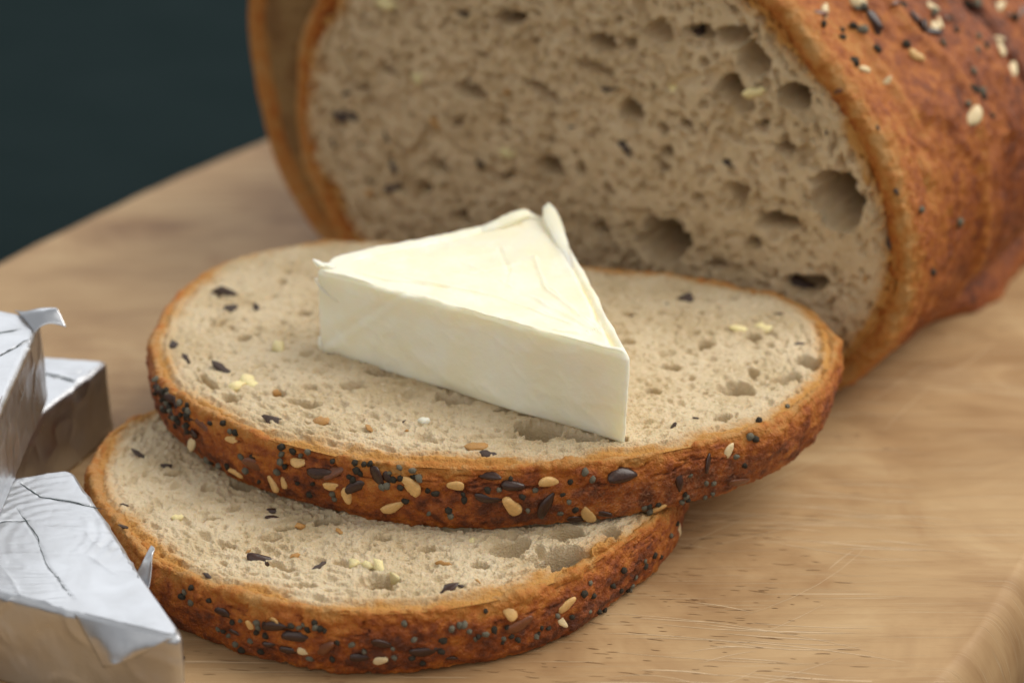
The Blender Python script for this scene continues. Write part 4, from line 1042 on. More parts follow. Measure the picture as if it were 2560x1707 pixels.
  ('p', 1.017, -4.08, 0.625, 0.15, -0.98, 0.11, -0.48, -0.17, -0.86, 0.082),
  ('p', 1.124, -4.059, 0.806, 0.14, -0.98, 0.13, -0.4, -0.18, -0.9, 0.081),
  ('g', 0.987, -3.998, 0.272, 0.15, -0.96, -0.23, 0.44, 0.28, -0.86, 0.082),
  ('p', 1.203, -4.007, 0.333, 0.2, -0.93, -0.31, -0.16, 0.28, -0.95, 0.082),
  ('g', 1.104, -4.048, 0.482, 0, -0.99, -0.1, -0.27, 0.1, -0.96, 0.082),
  ('g', 2.863, -3.502, 0.602, 0.38, -0.93, -0.03, 0.79, 0.34, -0.5, 0.083),
  ('g', 3.538, -3.171, 0.726, 0.36, -0.93, 0.08, -0.89, -0.37, -0.26, 0.084),
  ('p', 3.681, -3.075, 0.532, 0.47, -0.87, -0.16, 0.6, 0.45, -0.66, 0.084),
  ('g', 3.118, -3.344, 0.386, 0.33, -0.94, -0.13, 0.31, 0.24, -0.92, 0.084),
  ('g', 3.226, -3.265, 0.341, 0.48, -0.85, -0.23, -0.23, 0.13, -0.96, 0.084),
  ('p', 2.794, -3.453, 0.264, 0.37, -0.9, -0.22, -0.32, 0.1, -0.94, 0.084),
  ('g', 2.765, -3.421, 0.119, 0.35, -0.88, -0.33, 0.39, 0.46, -0.8, 0.084),
  ('p', 2.853, -3.394, 0.132, 0.33, -0.84, -0.43, -0.94, -0.24, -0.25, 0.084),
  ('p', 2.405, -3.611, 0.186, 0.29, -0.91, -0.3, 0.16, 0.36, -0.92, 0.083),
  ('p', 2.268, -3.655, 0.184, 0.35, -0.9, -0.27, -0.65, -0.03, -0.76, 0.083),
  ('g', 2.288, -3.582, 0.056, 0.28, -0.84, -0.48, -0.14, 0.45, -0.88, 0.084),
  ('g', 2.206, -3.667, 0.163, 0.23, -0.9, -0.38, 0.53, 0.44, -0.72, 0.083),
  ('g', 3.12, -3.197, 0.072, 0.34, -0.89, -0.3, 0.67, 0.45, -0.59, 0.085),
  ('g', 3.23, -3.192, 0.123, 0.29, -0.91, -0.3, 0.28, 0.38, -0.88, 0.084),
  ('g', 3.756, -2.981, 0.959, 0.36, -0.88, 0.31, 0.93, 0.32, -0.17, 0.084),
  ('p', 3.835, -2.962, 0.907, 0.37, -0.87, 0.32, 0.89, 0.24, -0.38, 0.084),
  ('p', 3.908, -2.683, 1.053, 0.12, -0.19, 0.98, -0.61, -0.79, -0.08, 0.085),
  ('g', 4.389, -2.222, 1.053, 0.3, -0.26, 0.92, -0.16, -0.96, -0.22, 0.086),
  ('g', 2.822, -3.434, 0.211, 0.39, -0.89, -0.23, -0.23, 0.15, -0.96, 0.084),
  ('g', 0.527, -4.117, 0.384, 0.03, -0.98, -0.18, 0.4, 0.18, -0.9, 0.082),
  ('g', 0.119, -4.177, 0.749, 0.01, -0.98, 0.21, 0.98, -0.03, -0.18, 0.081),
  ('g', -4.615, -2.058, 0.634, -0.7, -0.7, 0.17, 0.55, -0.67, -0.51, 0.079),
  ('g', -4.809, -1.861, 0.658, -0.71, -0.71, -0.03, -0.57, 0.59, -0.57, 0.075),
  ('p', -4.983, -1.591, 0.664, -0.74, -0.66, 0.1, -0.63, 0.64, -0.44, 0.085),
  ('g', -5.151, -1.22, 0.999, -0.62, -0.38, 0.68, -0.5, -0.47, -0.72, 0.096),
  ('p', -4.899, -1.663, 0.885, -0.64, -0.72, 0.25, -0.44, 0.09, -0.89, 0.079),
  ('p', -4.883, -1.721, 0.781, -0.67, -0.58, 0.47, 0.4, -0.81, -0.43, 0.092),
  ('p', -5.157, -1.297, 0.798, -0.73, -0.52, 0.43, -0.68, 0.6, -0.42, 0.092),
  ('f', -4.491, -2.166, 0.599, -0.55, -0.84, -0.01, 0.83, -0.54, -0.16, 0.246),
  ('p', -4.721, -1.929, 0.645, -0.63, -0.78, 0.02, -0.22, 0.15, -0.96, 0.084),
  ('g', -5.021, -1.537, 0.667, -0.73, -0.68, 0.02, 0.29, -0.33, -0.9, 0.083),
  ('p', -4.862, -1.702, 0.892, -0.67, -0.72, 0.2, -0.72, 0.55, -0.42, 0.092),
  ('f', -4.494, -2.144, 0.804, -0.6, -0.69, 0.4, 0.72, -0.69, -0.11, 0.296),
  ('g', -4.534, -2.109, 0.924, -0.59, -0.74, 0.33, 0.8, -0.59, 0.12, 0.084),
  ('f', -4.588, -2.1, 0.614, -0.62, -0.78, 0.05, -0.15, 0.05, -0.99, 0.197),
  ('f', -4.818, -1.744, 0.946, -0.68, -0.65, 0.35, 0.73, -0.65, 0.21, 0.302),
  ('g', -4.684, -1.932, 0.961, -0.61, -0.55, 0.57, -0.79, 0.45, -0.41, 0.082),
  ('f', -5.142, -1.292, 0.907, -0.57, -0.35, 0.74, -0.44, -0.63, -0.64, 0.195),
  ('f', -4.772, -1.829, 0.918, -0.66, -0.63, 0.41, 0.35, -0.74, -0.58, 0.236),
  ('p', -4.55, -2.049, 0.981, -0.58, -0.63, 0.52, 0.73, -0.68, -0.01, 0.073),
  ('p', -4.57, -2.096, 0.67, -0.58, -0.8, 0.17, -0.78, 0.48, -0.4, 0.095),
  ('p', -5.02, -1.51, 0.788, -0.67, -0.62, 0.4, -0.7, 0.37, -0.61, 0.083),
  ('p', -4.558, -2.128, 0.573, -0.59, -0.8, -0.1, -0.49, 0.45, -0.74, 0.087),
  ('p', -4.552, -2.116, 0.864, -0.55, -0.78, 0.3, 0.83, -0.53, 0.14, 0.086),
  ('p', -5.197, -1.139, 0.833, -0.63, -0.43, 0.65, -0.77, 0.27, -0.58, 0.089),
  ('p', -4.669, -1.994, 0.789, -0.54, -0.79, 0.29, -0.33, -0.11, -0.94, 0.087),
  ('p', -4.885, -1.693, 0.594, -0.71, -0.7, -0.05, -0.62, 0.66, -0.42, 0.096),
  ('p', -4.931, -1.614, 1.01, -0.59, -0.57, 0.57, 0.69, -0.72, -0, 0.099),
  ('p', -4.593, -2.068, 0.917, -0.6, -0.71, 0.37, 0.72, -0.68, -0.13, 0.074),
  ('p', -4.949, -1.59, 0.873, -0.64, -0.67, 0.37, 0.18, -0.61, -0.77, 0.089),
  ('p', -5.081, -1.369, 0.882, -0.58, -0.36, 0.73, 0.58, -0.82, 0.05, 0.101),
  ('k', -4.435, 1.877, 1.045, 0, -0.3, 0.96, 0.97, -0.24, -0.08, 0.418),
  ('k', -4.255, 1.305, 1.043, -0.02, -0.24, 0.97, 0.92, 0.37, 0.11, 0.446),
  ('k', -3.88, 1.176, 1.07, 0.17, -0.14, 0.98, 0.41, -0.89, -0.2, 0.245),
  ('k', -5.009, -0.203, 1.091, -0.2, -0.13, 0.97, 0.47, -0.88, -0.02, 0.351),
  ('k', -4.757, -0.704, 1.091, 0.1, -0.26, 0.96, 0.58, -0.77, -0.27, 0.25),
  ('k', -4.118, -1.092, 1.094, 0.05, -0.1, 0.99, 0.81, -0.58, -0.1, 0.392),
  ('k', 3.214, 1.575, 1.062, -0.14, -0.31, 0.94, 0.91, -0.41, 0, 0.391),
  ('k', 2.84, 1.395, 1.081, -0.05, -0.09, 0.99, 0.99, -0.09, 0.04, 0.158),
  ('k', 2.253, 1.118, 0.995, -0.45, -0.82, 0.36, 0.88, -0.46, 0.04, 0.154),
  ('k', 2.633, -2.925, 1.085, 0.05, -0.39, 0.92, 0.89, 0.43, 0.13, 0.164),
  ('k', -3.175, -2.717, 1.082, -0.04, -0.37, 0.93, 0.94, -0.34, -0.09, 0.354),
  ('k', -0.015, -3.707, 1.06, -0.05, -0.27, 0.96, 0.96, -0.29, -0.03, 0.204),
  ('k', 4.661, 0.931, 1.12, -0.13, -0.24, 0.96, 0.98, -0.18, 0.08, 0.17),
  ('k', 4.861, -0.153, 1.089, 0.18, -0.26, 0.95, 0.96, 0.24, -0.11, 0.163),
  ('c', -3.856, -1.597, 1.065, 0.05, -0.23, 0.97, 0.98, -0.19, -0.09, 0.325),
  ('c', -3.676, -1.453, 1.052, -0.07, -0.16, 0.99, 0.5, -0.86, -0.1, 0.318),
  ('c', 3.945, 0.308, 1.124, 0, -0.18, 0.98, 1, 0.01, -0, 0.251),
  ('c', 4.351, 0.38, 1.105, 0.09, -0.46, 0.88, 0.93, -0.29, -0.25, 0.251),
  ('c', -3.358, -0.374, 1.097, -0.02, -0.1, 1, 0.37, -0.93, -0.08, 0.306),
  ('b', -2.467, -2.797, 1.103, -0.09, -0.16, 0.98, 0.87, -0.49, 0, 0.25),
  ('b', -0.185, -3.507, 1.07, -0.08, -0.11, 0.99, 0.99, -0.12, 0.07, 0.314),
  ('b', -1.758, -2.976, 1.076, 0.07, -0.55, 0.83, 0.98, -0.1, -0.14, 0.126),
  ('b', -1.22, -3.024, 1.066, 0.02, -0.37, 0.93, 0.81, -0.54, -0.23, 0.125),
  ('b', -3.224, -1.696, 0.99, 0.08, -0.96, 0.26, 0.93, -0.02, -0.37, 0.197),
  ('k', -1.281, -2.791, 1.1, 0.07, -0.44, 0.89, 0.89, 0.43, 0.15, 0.105),
  ('k', 3.001, -2.669, 1.093, 0.19, -0.26, 0.95, 0.96, 0.24, -0.12, 0.109),
  ('b', 0.518, -2.392, 1.056, -0.03, -0.57, 0.82, 1, -0.03, 0.02, 0.103),
],
"lo": [
  ('s', -1.75, -3.389, 0.626, -0.38, -0.93, 0.02, 0.46, -0.21, -0.86, 0.19),
  ('s', -1.399, -3.558, 0.814, -0.37, -0.88, 0.3, 0.93, -0.37, 0.06, 0.163),
  ('w', -1.004, -3.68, 0.405, -0.26, -0.95, -0.16, 0.96, -0.24, -0.14, 0.197),
  ('w', 0.024, -3.757, 0.311, -0.02, -1, 0, 0.98, -0.02, 0.22, 0.195),
  ('f', -2.127, -3.212, 0.706, -0.13, -0.99, 0.1, 0.9, -0.16, -0.4, 0.241),
  ('f', -1.078, -3.663, 0.623, -0.09, -0.88, 0.46, 0.98, -0.15, -0.1, 0.388),
  ('r', -0.711, -3.742, 0.502, -0.05, -0.99, 0.15, 0.84, 0.04, 0.54, 0.307),
  ('f', -1.213, -3.617, 0.384, -0.3, -0.94, -0.16, 0.95, -0.29, -0.1, 0.268),
  ('f', 0.051, -3.775, 0.59, 0.12, -0.99, 0.02, 0.92, 0.1, -0.37, 0.29),
  ('f', -1.374, -3.578, 0.729, -0.36, -0.93, 0.06, 0.92, -0.35, 0.14, 0.342),
  ('f', -0.257, -3.766, 0.365, 0.04, -0.98, 0.2, 1, 0.03, -0.02, 0.238),
  ('f', -1.48, -3.511, 0.411, -0.4, -0.9, -0.15, 0.86, -0.43, 0.29, 0.232),
  ('f', -1.978, -3.279, 0.431, -0.42, -0.91, 0.01, 0.86, -0.4, -0.3, 0.193),
  ('g', -2.706, -2.828, 0.798, -0.59, -0.77, 0.26, 0.37, -0.54, -0.76, 0.079),
  ('p', -2.594, -2.9, 0.91, -0.49, -0.74, 0.45, -0.79, 0.16, -0.59, 0.078),
  ('p', -2.746, -2.837, 0.738, -0.41, -0.88, 0.23, 0.9, -0.44, -0.08, 0.079),
  ('g', -2.601, -2.951, 0.701, -0.52, -0.85, 0.08, -0.22, 0.04, -0.98, 0.078),
  ('p', -2.336, -3.059, 0.815, -0.23, -0.88, 0.41, 0.97, -0.26, -0.03, 0.078),
  ('p', -2.007, -3.27, 0.591, -0.42, -0.89, 0.18, 0.91, -0.42, 0.01, 0.078),
  ('g', -1.886, -3.319, 0.656, -0.46, -0.88, 0.09, -0.05, -0.07, -1, 0.078),
  ('g', -1.648, -3.435, 0.7, -0.45, -0.86, 0.25, 0.89, -0.46, 0.04, 0.077),
  ('g', -1.629, -3.466, 0.644, -0.49, -0.86, 0.11, 0.66, -0.45, -0.6, 0.077),
  ('p', -1.654, -3.45, 0.557, -0.5, -0.87, -0.01, 0.38, -0.2, -0.9, 0.077),
  ('p', -1.528, -3.513, 0.544, -0.46, -0.89, -0.02, 0.71, -0.36, -0.6, 0.077),
  ('p', -1.16, -3.67, 0.802, -0.25, -0.97, -0.04, 0.95, -0.25, 0.17, 0.076),
  ('g', -1.053, -3.653, 0.779, 0.19, -0.96, 0.2, -0.42, -0.27, -0.87, 0.077),
  ('p', -0.838, -3.677, 0.86, -0.17, -0.95, 0.26, 0.15, -0.28, -0.95, 0.076),
  ('g', -0.83, -3.697, 0.798, -0.19, -0.95, 0.26, -0.34, -0.19, -0.92, 0.076),
  ('p', -0.766, -3.708, 0.784, -0.03, -0.99, 0.15, 0.21, -0.15, -0.97, 0.076),
  ('p', -0.703, -3.715, 0.756, -0.18, -0.97, 0.15, -0.11, -0.13, -0.99, 0.076),
  ('p', -0.943, -3.673, 0.749, -0.19, -0.92, 0.35, 0.83, -0.34, -0.45, 0.077),
  ('p', -2.151, -3.185, 0.39, -0.23, -0.96, -0.13, -0.49, 0.23, -0.84, 0.078),
  ('g', -2.077, -3.204, 0.336, -0.43, -0.9, 0.05, -0.59, 0.24, -0.77, 0.078),
  ('g', -1.984, -3.249, 0.233, -0.36, -0.92, -0.13, -0.46, 0.3, -0.84, 0.078),
  ('p', -1.902, -3.273, 0.15, -0.3, -0.95, -0.11, -0.48, 0.25, -0.84, 0.078),
  ('p', -1.62, -3.42, 0.228, -0.37, -0.92, -0.15, 0.93, -0.36, -0.04, 0.078),
  ('p', -0.541, -3.761, 0.602, -0.01, -0.99, 0.13, 0.73, -0.09, -0.68, 0.077),
  ('g', -0.343, -3.754, 0.565, 0.04, -1, 0.08, -0.68, -0.08, -0.73, 0.077),
  ('g', -0.181, -3.759, 0.459, -0.01, -1, 0.05, 0.5, -0.05, -0.86, 0.077),
  ('g', -0.928, -3.667, 0.286, -0.13, -0.97, -0.21, 0.87, -0.02, -0.49, 0.077),
  ('p', -0.619, -3.728, 0.317, -0.2, -0.97, -0.14, 0.3, 0.08, -0.95, 0.077),
  ('g', 0.203, -3.754, 0.5, -0.05, -0.99, -0.1, 0.61, 0.05, -0.79, 0.077),
  ('g', 0.216, -3.74, 0.348, 0.1, -0.99, 0.01, 0.54, 0.05, -0.84, 0.077),
  ('p', -1.53, -3.499, 0.71, -0.49, -0.87, 0.08, 0.5, -0.35, -0.79, 0.077),
  ('g', -0.999, -3.641, 0.804, 0.01, -0.98, 0.18, -0.93, -0.07, -0.35, 0.077),
  ('g', -2.22, -3.145, 0.408, -0.4, -0.91, -0.1, 0.61, -0.18, -0.78, 0.078),
  ('g', -1.766, -3.375, 0.363, -0.47, -0.87, 0.13, 0.88, -0.46, 0.14, 0.078),
  ('s', 1.763, -3.363, 0.821, 0.31, -0.94, 0.12, 0.49, 0.05, -0.87, 0.277),
  ('s', 2.554, -2.868, 0.609, 0.57, -0.81, 0.16, 0.69, 0.58, 0.43, 0.306),
  ('w', 2.492, -2.91, 0.369, 0.65, -0.76, 0.06, 0.37, 0.25, -0.9, 0.185),
  ('w', 4.299, -0.43, 0.369, 0.88, -0.45, 0.18, 0.19, -0.03, -0.98, 0.261),
  ('r', 1.898, -3.318, 0.582, 0.3, -0.95, 0.1, 0.9, 0.32, 0.29, 0.376),
  ('f', 0.62, -3.705, 0.423, 0.2, -0.98, -0.05, 0.98, 0.19, 0.03, 0.403),
  ('f', 0.984, -3.567, 0.217, 0.21, -0.94, -0.26, 0.95, 0.26, -0.18, 0.26),
  ('g', 0.362, -3.687, 0.852, 0.04, -0.97, 0.23, -0.7, -0.2, -0.69, 0.076),
  ('g', 0.492, -3.744, 0.634, 0.2, -0.98, 0.07, -0.09, -0.09, -0.99, 0.076),
  ('p', 0.454, -3.723, 0.324, 0.04, -0.99, -0.12, -0.69, 0.06, -0.72, 0.076),
  ('p', 0.845, -3.673, 0.402, 0.28, -0.96, 0.03, 0.87, 0.23, -0.44, 0.076),
  ('p', 0.594, -3.671, 0.214, 0.13, -0.98, -0.17, 0.98, 0.15, -0.1, 0.077),
  ('p', 0.879, -3.667, 0.569, 0.25, -0.97, 0.03, -0.94, -0.25, -0.24, 0.076),
  ('g', 0.994, -3.653, 0.744, 0.03, -0.95, 0.31, -0.34, -0.3, -0.89, 0.076),
  ('g', 1.095, -3.596, 0.767, 0.23, -0.79, 0.57, 0.43, -0.44, -0.79, 0.076),
  ('g', 1.167, -3.596, 0.767, 0.16, -0.87, 0.47, -0.17, -0.5, -0.85, 0.076),
  ('g', 1.228, -3.588, 0.664, 0.26, -0.96, 0.08, 0.76, 0.16, -0.63, 0.076),
  ('g', 1.308, -3.545, 0.512, 0.18, -0.98, -0.12, 0.12, 0.14, -0.98, 0.076),
  ('g', 1.443, -3.539, 0.582, 0.25, -0.96, -0.09, -0.96, -0.26, 0.07, 0.076),
  ('p', 1.35, -3.541, 0.546, 0.27, -0.95, -0.14, -0.36, 0.04, -0.93, 0.076),
  ('p', 1.556, -3.466, 0.607, 0.52, -0.84, 0.17, 0.15, -0.1, -0.98, 0.077),
  ('p', 1.444, -3.471, 0.904, 0.27, -0.8, 0.54, -0.8, -0.5, -0.34, 0.076),
  ('g', 1.69, -3.392, 0.421, 0.28, -0.96, -0.06, 0.71, 0.25, -0.66, 0.077),
  ('p', 1.669, -3.388, 0.356, 0.36, -0.93, 0.01, -0.4, -0.16, -0.9, 0.077),
  ('p', 1.877, -3.323, 0.35, 0.36, -0.92, -0.15, 0.45, 0.31, -0.84, 0.077),
  ('g', 2.13, -3.149, 0.295, 0.6, -0.8, 0.03, 0.21, 0.11, -0.97, 0.078),
  ('p', 2.203, -3.13, 0.407, 0.55, -0.84, -0.03, -0.15, -0.06, -0.99, 0.078),
  ('p', 2.299, -3.05, 0.354, 0.54, -0.84, -0.05, -0.8, -0.5, -0.33, 0.078),
  ('p', 2.632, -2.808, 0.382, 0.52, -0.85, -0.11, 0.69, 0.49, -0.54, 0.079),
  ('g', 2.426, -2.969, 0.501, 0.61, -0.79, -0.01, 0.48, 0.37, -0.79, 0.078),
  ('p', 2.802, -2.685, 0.679, 0.66, -0.74, 0.14, 0.35, 0.14, -0.93, 0.079),
  ('p', 2.938, -2.504, 0.525, 0.73, -0.69, -0.03, -0.33, -0.31, -0.89, 0.079),
  ('g', 2.891, -2.527, 0.753, 0.67, -0.68, 0.29, 0.49, 0.11, -0.86, 0.079),
  ('p', 3.222, -2.164, 0.472, 0.71, -0.71, -0.03, 0.34, 0.37, -0.86, 0.08),
  ('p', 3.389, -2.006, 0.639, 0.59, -0.8, 0.05, 0.4, 0.24, -0.89, 0.08),
  ('p', 3.357, -1.952, 0.259, 0.78, -0.62, -0.11, 0.09, 0.29, -0.95, 0.081),
  ('g', 3.496, -1.664, 0.101, 0.6, -0.76, -0.24, 0.48, 0.58, -0.66, 0.082),
  ('p', 3.461, -1.698, 0.114, 0.6, -0.73, -0.31, -0.01, 0.39, -0.92, 0.082),
  ('g', 3.536, -1.708, 0.181, 0.66, -0.74, -0.14, 0.59, 0.63, -0.51, 0.082),
  ('g', 3.578, -1.682, 0.307, 0.71, -0.69, -0.14, -0.7, -0.7, -0.11, 0.082),
  ('g', 3.708, -1.605, 0.543, 0.69, -0.73, -0.02, 0.22, 0.24, -0.94, 0.081),
  ('p', 3.724, -1.582, 0.439, 0.71, -0.7, -0.01, -0.23, -0.22, -0.95, 0.082),
  ('p', 3.866, -1.397, 0.505, 0.71, -0.7, 0.02, -0.43, -0.46, -0.77, 0.082),
  ('p', 3.973, -1.194, 0.354, 0.78, -0.62, -0.08, 0.11, 0.26, -0.96, 0.083),
  ('p', 3.013, -2.394, 0.199, 0.77, -0.62, -0.16, -0.57, -0.77, 0.28, 0.08),
  ('p', 3.112, -2.151, 0.068, 0.66, -0.7, -0.27, 0.16, 0.48, -0.86, 0.081),
  ('g', 2.886, -2.578, 0.307, 0.76, -0.65, 0.07, -0.65, -0.73, 0.21, 0.079),
  ('p', 4.238, -0.673, 0.601, 0.88, -0.45, 0.16, -0.47, -0.81, 0.35, 0.084),
  ('g', 4.128, -0.955, 0.573, 0.82, -0.56, 0.11, 0.42, 0.47, -0.78, 0.083),
  ('p', 1.732, -3.375, 0.583, 0.38, -0.91, 0.19, 0.92, 0.33, -0.22, 0.077),
  ('p', 1.794, -3.373, 0.433, 0.35, -0.93, -0.09, -0.87, -0.28, -0.41, 0.077),
  ('p', 2.162, -3.12, 0.313, 0.43, -0.9, -0.05, -0.22, -0.06, -0.97, 0.078),
  ('f', -1.677, -2.358, 1.011, 0.09, -0.36, 0.93, 0.98, -0.14, -0.15, 0.44),
  ('f', -1.659, -0.995, 1.018, -0.05, -0.41, 0.91, 0.99, 0.11, 0.1, 0.203),
  ('f', -1.65, -1.198, 1.02, -0.03, -0.18, 0.98, 1, -0.04, 0.02, 0.228),
  ('k', -3.749, -1.467, 1.021, 0.1, -0.14, 0.99, 0.78, 0.62, 0.01, 0.224),
  ('k', -3.854, -0.84, 1.015, 0.11, -0.28, 0.95, 0.98, -0.1, -0.14, 0.141),
  ('k', -3.854, 0.585, 1.052, 0.13, -0.22, 0.97, 0.96, -0.2, -0.18, 0.299),
  ('k', -3.408, 0.276, 1.049, 0.1, -0.34, 0.93, 0.99, 0, -0.1, 0.25),
  ('f', 0.941, -3.242, 1.111, 0.07, -0.35, 0.93, 0.84, 0.52, 0.14, 0.324),
  ('k', 1.115, -3.153, 1.102, 0.22, -0.56, 0.8, 0.94, -0.11, -0.33, 0.154),
  ('k', -0.852, -2.607, 1.073, -0.12, -0.16, 0.98, 0.78, 0.59, 0.19, 0.252),
  ('k', -2.358, -2.823, 1.033, -0.24, -0.34, 0.91, 0.84, -0.55, 0.02, 0.162),
  ('b', -1.215, -1.516, 1.05, 0.11, -0.21, 0.97, 0.93, 0.37, -0.03, 0.166),
  ('b', -0.641, -1.743, 1.106, -0.13, -0.41, 0.9, 0.69, -0.69, -0.22, 0.132),
  ('b', -1.21, -2.326, 1.068, 0.11, -0.24, 0.96, 0.84, 0.55, 0.04, 0.129),
  ('c', 1.215, -1.899, 1.05, 0.15, -0.27, 0.95, 0.78, 0.62, 0.05, 0.225),
  ('b', 0.873, -2.579, 1.084, 0.08, -0.09, 0.99, 0.98, -0.18, -0.09, 0.219),
  ('c', -0.369, -2.604, 1.128, -0.01, -0.24, 0.97, 0.79, -0.6, -0.14, 0.263),
  ('c', -0.167, -2.672, 1.114, 0.31, -0.48, 0.82, 0.94, 0.29, -0.18, 0.212),
  ('c', -0.018, -2.744, 1.117, -0.09, -0.14, 0.99, 0.38, -0.92, -0.09, 0.236),
  ('c', 0.228, -2.916, 1.057, -0.5, -0.67, 0.55, 0.35, -0.73, -0.58, 0.264),
  ('c', -3.01, -1.26, 1.057, 0.21, -0.25, 0.95, 0.96, 0.25, -0.15, 0.163),
  ('b', -1.905, -2.118, 1.019, 0.33, -0.35, 0.88, 0.91, 0.35, -0.21, 0.101),
  ('b', 1.338, -3.046, 1.097, 0.1, -0.51, 0.85, 0.75, -0.52, -0.41, 0.109),
],
"loaf": [
  ('k', -1.615, 0.169, 5.626, 0.53, -0.85, 0.04, 0.81, 0.48, -0.34, 0.328),
  ('k', 2.957, 0.264, 6.031, 0.46, -0.14, 0.88, 0.8, 0.5, -0.34, 0.428),
  ('k', 3.015, 0.386, 6.033, 0.41, -0.28, 0.87, 0.54, -0.7, -0.47, 0.302),
  ('k', -4.308, 0.028, 3.246, 0.45, -0.82, 0.35, 0.89, 0.43, -0.14, 0.518),
  ('k', -4.728, 0.059, 2.654, 0.88, -0.42, 0.23, 0.48, 0.82, -0.32, 0.554),
  ('k', -3.383, 0.018, 2.975, 0.4, -0.91, 0.13, 0.51, 0.11, -0.85, 0.23),
  ('k', 1.738, 0.076, 3.842, 0.41, -0.84, 0.35, 0.62, -0.03, -0.79, 0.471),
  ('k', 3.792, 0.054, 3.921, 0.4, -0.72, 0.57, 0.9, 0.18, -0.4, 0.251),
  ('k', -1.244, 0.005, 2.892, 0.26, -0.96, -0.06, -0.04, 0.05, -1, 0.418),
  ('k', 1.353, 0.093, 4.799, 0.47, -0.69, 0.56, 0.83, 0.56, -0.01, 0.166),
  ('k', 1.534, 0.078, 4.851, 0.46, -0.84, 0.28, 0.83, 0.31, -0.46, 0.135),
  ('k', 0.608, 0.173, 3.932, 0.05, -0.48, 0.88, 0.95, 0.29, 0.1, 0.176),
  ('k', -4.368, 0.064, 3.684, 0.53, -0.84, 0.13, 0.84, 0.49, -0.25, 0.38),
  ('k', -3.205, -0.039, 2.461, 0.54, -0.8, 0.27, 0.41, -0.02, -0.91, 0.247),
  ('k', -3.248, 0.002, 2.043, 0.52, -0.83, 0.21, 0.81, 0.55, 0.18, 0.3),
  ('k', 5.523, 0.025, 4.833, 0.24, -0.96, 0.14, 0.59, 0.03, -0.81, 0.17),
  ('k', 5.148, 0.387, 1.899, 0.23, -0.06, 0.97, 0.92, 0.35, -0.19, 0.634),
  ('k', -4.031, 0.047, 2.751, 0.69, -0.63, 0.36, 0.72, 0.65, -0.24, 0.251),
  ('k', -1.581, 0.1, 4.472, 0.78, -0.62, 0.01, 0, -0.02, -1, 0.213),
  ('c', -3.246, -0.01, 5.598, 0.43, -0.81, 0.4, 0.88, 0.48, 0.02, 0.385),
  ('c', -0.641, 0.034, 3.232, 0.14, -0.95, 0.3, 0.95, 0.04, -0.32, 0.286),
  ('c', 2.637, 0.165, 5.035, 0.17, -0.8, 0.57, 0.98, 0.18, -0.05, 0.308),
  ('c', 4.24, -0.005, 5.304, 0.42, -0.9, 0.09, 0.91, 0.42, 0.05, 0.315),
  ('b', -0.709, 0.068, 4.367, 0.51, -0.81, 0.28, 0.3, -0.14, -0.94, 0.187),
  ('b', -2.244, -0.014, 3.505, 0.21, -0.97, 0.07, 0.7, 0.1, -0.7, 0.305),
  ('b', -3.788, -0.047, 1.855, 0.22, -0.93, 0.29, 0.97, 0.22, -0.04, 0.269),
  ('b', 6.295, 0.001, 4.246, 0.13, -0.97, 0.2, 0.33, -0.15, -0.93, 0.297),
  ('b', 6.405, 0.09, 2.432, 0.64, -0.73, 0.24, 0.76, 0.54, -0.37, 0.334),
  ('c', -2.609, -0.027, 4.34, 0.22, -0.97, 0.12, 0.98, 0.21, -0.05, 0.394),
  ('b', -3.978, 0.04, 1.335, 0.74, -0.39, 0.55, 0.55, 0.82, -0.15, 0.233),
  ('k', 6.378, 0.082, 5.078, 0.7, -0.37, 0.61, 0.44, -0.44, -0.78, 0.189),
  ('k', 6.839, -0.039, 4.111, 0.59, -0.8, 0.08, 0.47, 0.25, -0.85, 0.21),
  ('k', 6.769, 0.101, 3.099, -0.14, -0.97, 0.18, 0.36, -0.22, -0.9, 0.299),
  ('w', 5.041, 0.738, 6.62, 0.76, -0.03, 0.65, 0.4, -0.77, -0.5, 0.33),
  ('w', 5.239, 1.577, 6.597, 0.64, -0.55, 0.54, 0.76, 0.55, -0.35, 0.315),
  ('w', 5.844, 3.361, 6.168, 0.76, -0.08, 0.64, 0.5, 0.71, -0.5, 0.335),
  ('w', 6.026, 3.119, 5.896, 0.73, -0.09, 0.68, 0.37, -0.78, -0.5, 0.365),
  ('s', 6.147, 2.082, 5.702, 0.74, -0.21, 0.64, 0.61, 0.61, -0.51, 0.346),
  ('w', 6.657, 4.799, 5.184, 0.71, -0.07, 0.7, 0.36, -0.82, -0.45, 0.377),
  ('w', 6.998, 2.682, 4.604, 0.83, -0.35, 0.43, 0.16, 0.89, 0.43, 0.417),
  ('f', 5.516, 1.672, 6.322, 0.77, -0.3, 0.57, 0.6, 0.02, -0.8, 0.476),
  ('f', 5.603, 1.633, 6.145, 0.82, -0.26, 0.51, 0.49, -0.12, -0.86, 0.375),
  ('f', 5.873, 2.704, 6.088, 0.76, -0.05, 0.65, 0.57, 0.53, -0.63, 0.444),
  ('f', 6.033, 2.973, 5.88, 0.66, -0.07, 0.75, 0.51, 0.77, -0.39, 0.411),
  ('f', 5.96, 2.84, 5.978, 0.87, -0.06, 0.48, 0.18, 0.96, -0.21, 0.473),
  ('p', 5.762, 1.272, 5.966, 0.77, -0.09, 0.63, 0.27, 0.94, -0.2, 0.143),
  ('p', 5.956, 2.04, 5.869, 0.75, -0.1, 0.65, 0.29, 0.94, -0.19, 0.131),
  ('g', 6.653, 3.478, 5.136, 0.77, -0.14, 0.63, 0.33, 0.93, -0.19, 0.135),
  ('p', 6.849, 3.022, 4.969, 0.73, -0.2, 0.65, 0.4, 0.9, -0.18, 0.134),
  ('g', 6.836, 3.501, 4.81, 0.9, -0.07, 0.43, 0.19, 0.95, -0.23, 0.135),
